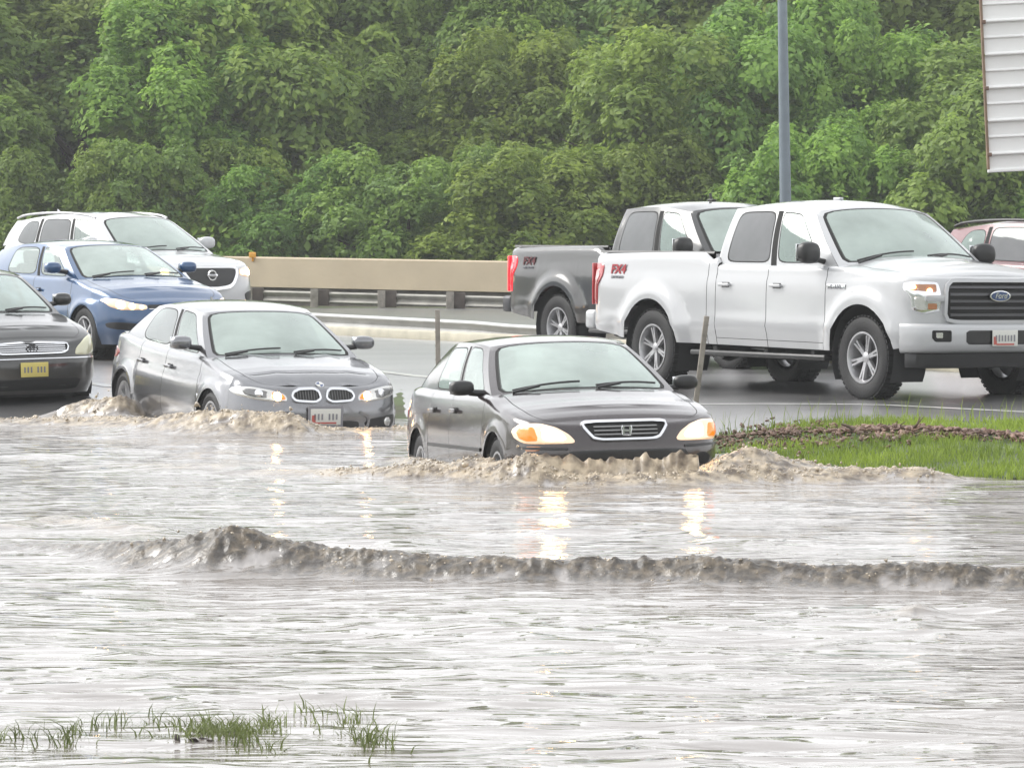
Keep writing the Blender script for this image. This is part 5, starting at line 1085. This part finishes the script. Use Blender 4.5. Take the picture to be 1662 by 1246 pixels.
def stake(top, bot, D, wd, lab, mat):
    a, b = Vector(on(*top, D)), Vector(on(*bot, D)); a = b+(a-b); o = thing('wooden_post', lab, 'post', b); m = MB(); L_ = (a-b).length; d = (a-b).normalized(); rot = d.to_track_quat('Z', 'Y').to_matrix()
    m.box(rot @ Vector((0, 0, L_/2)), (wd, wd*.6, L_), 0, .006, rot); m.build('shaft', mat, o)
    m = MB()
    for k in range(5): m.tube([rot @ Vector((0, -wd*.31, L_*(.93-.12*k))), rot @ Vector((0, -wd*.31-.003, L_*(.93-.12*k)))], .006, 8)
    m.build('bolt_holes', M['gap'], o); return o
stake((710, 503), (712, 690), 37.6, .075, 'upright grey wooden post behind the rear of the black sedan', wood)
stake((1147, 513), (1122, 715), 35.0, .075, 'leaning grey wooden post in front of the white pickup beside the black sedan', wood)
# lamp pole
x, y, _ = on(1278, 383, 66); lp = thing('street_lamp', 'tall grey metal lamp pole rising behind the pickup trucks', 'lamp pole', (x, y, float(gz(x, y)))); m = MB(); lean = Vector((-.018, 0, 1)).normalized(); m.tube([lean*h for h in np.linspace(-.2, 9.5, 14)], [.108-.004*h for h in range(14)], 20); pole_m = simple('painted_pole', (.17, .205, .235), .5, .2, var=.12); m.build('pole', pole_m, lp)
m = MB(); m.lathe([(.001, 0), (.2, 0), (.2, .05), (.12, .07), (.11, .3)], 'z', 24); m.build('base_plate', pole_m, lp); m = MB(); m.tube([lean*9.4, lean*9.9+Vector((-.5, -.3, .2)), lean*9.9+Vector((-1.6, -.9, .35))], [.05, .045, .04], 10); m.build('arm', pole_m, lp); m = MB(); m.box(lean*9.9+Vector((-1.9, -1.05, .36)), (.7, .3, .12), 0, .05, Matrix.Rotation(R(30), 3, 'Z')); m.build('lamp_head', pole_m, lp)
# corrugated sign back at the right
D = 52; s0 = Vector(on(1602, 276, D)); sg_ = thing('roadside_sign', 'white corrugated metal sign panel with a brown edge at the top right corner', 'sign', (s0.x+1.6, D, float(gz(s0.x+1.6, D)))); o0 = Vector(sg_.location)
wm = simple('white_sheet_metal', (.80, .80, .79), .45, 0, coat=.3, var=.04, vscale=1.5); tilt = Matrix.Rotation(R(-2.9), 3, 'Y'); n = 28; pitch = 26.8/6500*D; G = []
prof = [(0, 0), (.0, .72), (-.035, .80), (-.035, .86), (0, .97)]
zz = []
for k in range(n):
    for u, v in (((0, 0), (.012, .08), (.012, .80), (-.05, .90), (-.05, .96)) if k % 2 == 0 else ((0, 0), (.012, .08), (.012, .86), (-.02, .93), (-.02, .97))): zz.append((u, (k+v)*pitch))
m = MB(); m.grid([[tilt @ Vector((x_, u, z_))+(s0-o0) for u, z_ in zz] for x_ in np.linspace(.03, 3.4, 8)]); m.build('panel', wm, sg_, ang=25)
m = MB(); m.box(tilt @ Vector((.012, .02, n*pitch/2))+(s0-o0), (.03, .10, n*pitch), 0, .006, tilt); m.build('edge_trim', simple('rusty_trim', (.22, .15, .10), .7, var=.3), sg_)
m = MB(); m.box(tilt @ Vector((1.7, .01, -.02))+(s0-o0), (3.4, .09, .04), 0, .008, tilt); m.build('bottom_trim', wm, sg_)
m = MB()
for k in range(0, n, 4): m.box(tilt @ Vector((.03, -.03, (k+.9)*pitch))+(s0-o0), (.06, .05, .05), 0, .01, tilt)
m.build('bracket', simple('brown_bracket', (.16, .10, .07), .7), sg_)
for xx in (.9, 2.9):
    m = MB(); m.box((s0.x+xx-o0.x, .16, 2.9), (.16, .16, 6.4), 0, .02); m.build('support_post', galv_d, sg_)

# ------------------------------------------------------------------ trees
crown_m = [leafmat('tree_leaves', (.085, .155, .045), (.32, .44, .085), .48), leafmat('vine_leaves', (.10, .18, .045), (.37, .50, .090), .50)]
bark_m = simple('tree_bark', (.07, .055, .042), .9, var=.3, vscale=4, bump=.6, bscale=8)
def crown_mesh(i, n=36000, leaf=.058, big=False):
    r_ = np.random.default_rng(100+i); V = []; 
    nl = 46 if not big else 60; L_c = []                # lobes: main dome plus drooping boughs
    for k in range(nl):
        a = r_.uniform(0, 6.28); e = math.asin(r_.uniform(-.55, 1)); rad = r_.uniform(.62, 1.0); c = np.array([math.cos(a)*math.cos(e), math.sin(a)*math.cos(e), math.sin(e)])*rad*np.array([1, .9, 1]); L_c.append((c, r_.uniform(.13, .30)))
    L_c.append((np.zeros(3), .62)); nc_ = 2600
    wts = np.array([l[1]**2 for l in L_c]); wts[-1] *= .6; wts /= wts.sum(); pick = r_.choice(len(L_c), nc_, p=wts); C_ = np.array([l[0] for l in L_c])[pick]; Rr = np.array([l[1] for l in L_c])[pick]
    d = r_.normal(0, 1, (nc_, 3)); d /= np.linalg.norm(d, axis=1)[:, None]; d[:, 2] = np.abs(d[:, 2])*np.where(r_.random(nc_) < .85, 1, -1); rr = Rr*np.minimum(1.3, r_.normal(.95, .14, nc_))
    Pc = C_+d*rr[:, None]; cl = r_.integers(0, nc_, n)      # leaves gather on small sprays
    off = r_.normal(0, .036, (n, 3)); dn = d[cl]; off -= dn*(off*dn).sum(1)[:, None]*.6; off[:, 2] -= .25*np.linalg.norm(off, axis=1)
    P = (Pc[cl]+off)*np.array([2.3, 2.1, 2.4]); nrm = dn*.8+r_.normal(0, .32, (n, 3)); nrm[:, 2] += .45; nrm /= np.linalg.norm(nrm, axis=1)[:, None]
    u = np.cross(nrm, r_.normal(0, 1, (n, 3))); u /= np.linalg.norm(u, axis=1)[:, None]; v = np.cross(nrm, u); s_ = leaf*r_.uniform(.6, 1.45, n)[:, None]
    p0 = P-u*s_; p1 = P-v*s_*.55+nrm*s_*.1; p2 = P+u*s_-nrm*s_*.25; p3 = P+v*s_*.55+nrm*s_*.1
    V = np.stack([p0, p1, p2, p3], 1).reshape(-1, 3); F = np.arange(n*4).reshape(-1, 4)
    tone_l = (.5*r_.uniform(0, 1, len(L_c))[pick]+.5*r_.random(nc_))[cl]; tone = np.clip(.7*tone_l+.35*r_.random(n), 0, 1)
    return fast_mesh('crown', V, F, crown_m[i % 2], np.repeat(tone, 4))
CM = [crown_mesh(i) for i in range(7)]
def tree(x, y, s, hgt, ci, lab, rot=None):
    z = float(gz(x, y)); t = thing('tree', lab, 'tree', (x, y, z), (0, 0, rng.uniform(0, 6.28)), 'trees on the bank beyond the barrier')
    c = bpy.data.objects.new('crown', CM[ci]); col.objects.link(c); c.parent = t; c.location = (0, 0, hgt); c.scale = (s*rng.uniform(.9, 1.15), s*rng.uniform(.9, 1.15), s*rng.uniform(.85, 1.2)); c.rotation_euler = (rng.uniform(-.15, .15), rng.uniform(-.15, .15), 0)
    m = MB(); a = [Vector((0, 0, -.3)), Vector((.05, .03, hgt*.35)), Vector((-.05, .05, hgt*.8)), Vector((.02, 0, hgt+s*.8))]; m.tube(a, [.13*s, .10*s, .08*s, .03], 8)
    for k in range(4): an = rng.uniform(0, 6.28); m.tube([Vector((0, .02, hgt*.5+.2*k)), Vector((math.cos(an)*.7*s, math.sin(an)*.7*s, hgt+.1*k)), Vector((math.cos(an)*1.5*s, math.sin(an)*1.5*s, hgt+s*rng.uniform(.2, .9)))], [.06*s, .04*s, .015], 6)
    m.build('trunk', bark_m, t); return t
KT = [('low leafy tree draped over the barrier', ), ]
TREES = [[], [], [], []]
rows = [(95.2, 1.0, 1.2, 2.0, 'low vine covered tree in the front row just above the barrier'), (99.5, 1.35, 3.2, 2.9, 'bushy mid green tree rising behind the front row of the bank'), (104.5, 1.5, 4.2, 3.2, 'taller rounded tree higher on the bank'), (110, 1.6, 5.0, 3.6, 'dark tall tree at the top of the bank')]
for ri_, (Y0, s0_, h0, dx, lab) in enumerate(rows):
    for k, x in enumerate(np.arange(-17, 18, dx)):
        t_ = tree(x+rng.uniform(-.9, .9), Y0+rng.uniform(-1.0, 1.4)-(.25*x if ri_ < 2 else 0), s0_*rng.uniform(.75, 1.3), h0*rng.uniform(.75, 1.2), int(rng.integers(7)), lab); TREES[ri_].append((t_, 831+6500*t_.location.x/t_.location.y))
ORD = ['first', 'second', 'third', 'fourth', 'fifth', 'sixth', 'seventh', 'eighth', 'ninth', 'tenth', 'eleventh', 'twelfth', 'thirteenth', 'fourteenth', 'fifteenth', 'sixteenth', 'seventeenth', 'eighteenth']
def landmark(px):
    for lim, s_ in ((0, 'beyond the left edge'), (180, 'above the blue hatchback'), (400, 'above the roof rails'), (620, 'above the grey sedan'), (830, 'above the tan barrier'), (1050, 'above the dark pickup'), (1265, 'left of the lamp pole'), (1450, 'right of the lamp pole'), (1590, 'above the white pickup'), (1662, 'under the white sign')):
        if px < lim: return s_
    return 'beyond the right edge'
for ri_, row_ in enumerate(TREES):
    row_.sort(key=lambda t: t[1])
    for k, (t, px) in enumerate(row_):
        t['label'] = ('low vine covered tree ', 'bushy tree ', 'tall round tree ', 'dark tall tree ')[ri_]+landmark(px)+', '+ORD[k]+' from left in the '+('front', 'second', 'third', 'back')[ri_]+' row'
# dense undergrowth that closes the gaps on the bank
nU = 60000; ux = rng.uniform(-19, 19, nU); uy = rng.uniform(93.5, 116, nU)-.2*ux; uz = gz(ux, uy)+rng.uniform(0, 1.7, nU)*fbm(ux*.7, uy*.7, 3)*1.8
P = np.stack([ux, uy, uz], 1); nrm = rng.normal(0, 1, (nU, 3))+np.array([0, -.6, .8]); nrm /= np.linalg.norm(nrm, axis=1)[:, None]; u = np.cross(nrm, rng.normal(0, 1, (nU, 3))); u /= np.linalg.norm(u, axis=1)[:, None]; v = np.cross(nrm, u); s_ = rng.uniform(.07, .16, nU)[:, None]
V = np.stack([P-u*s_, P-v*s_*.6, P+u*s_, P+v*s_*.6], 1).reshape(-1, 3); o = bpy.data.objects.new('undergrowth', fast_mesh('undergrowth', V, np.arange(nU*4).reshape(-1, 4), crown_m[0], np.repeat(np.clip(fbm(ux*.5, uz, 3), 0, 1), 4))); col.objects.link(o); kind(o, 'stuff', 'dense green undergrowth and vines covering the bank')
# ------------------------------------------------------------------ rain haze
HD = .0007
m = bpy.data.materials.new('haze_air'); m.use_nodes = True; nt = m.node_tree; nt.nodes.clear(); ou = nt.nodes.new('ShaderNodeOutputMaterial'); pv = nt.nodes.new('ShaderNodeVolumePrincipled'); pv.inputs['Color'].default_value = (.92, .94, .95, 1); pv.inputs['Density'].default_value = HD; pv.inputs['Anisotropy'].default_value = .2; nt.links.new(pv.outputs[0], ou.inputs['Volume'])
hb = MB(); hb.box((0, 150, 16), (820, 560, 40)); kind(hb.build('haze', m, smooth=False), 'stuff')
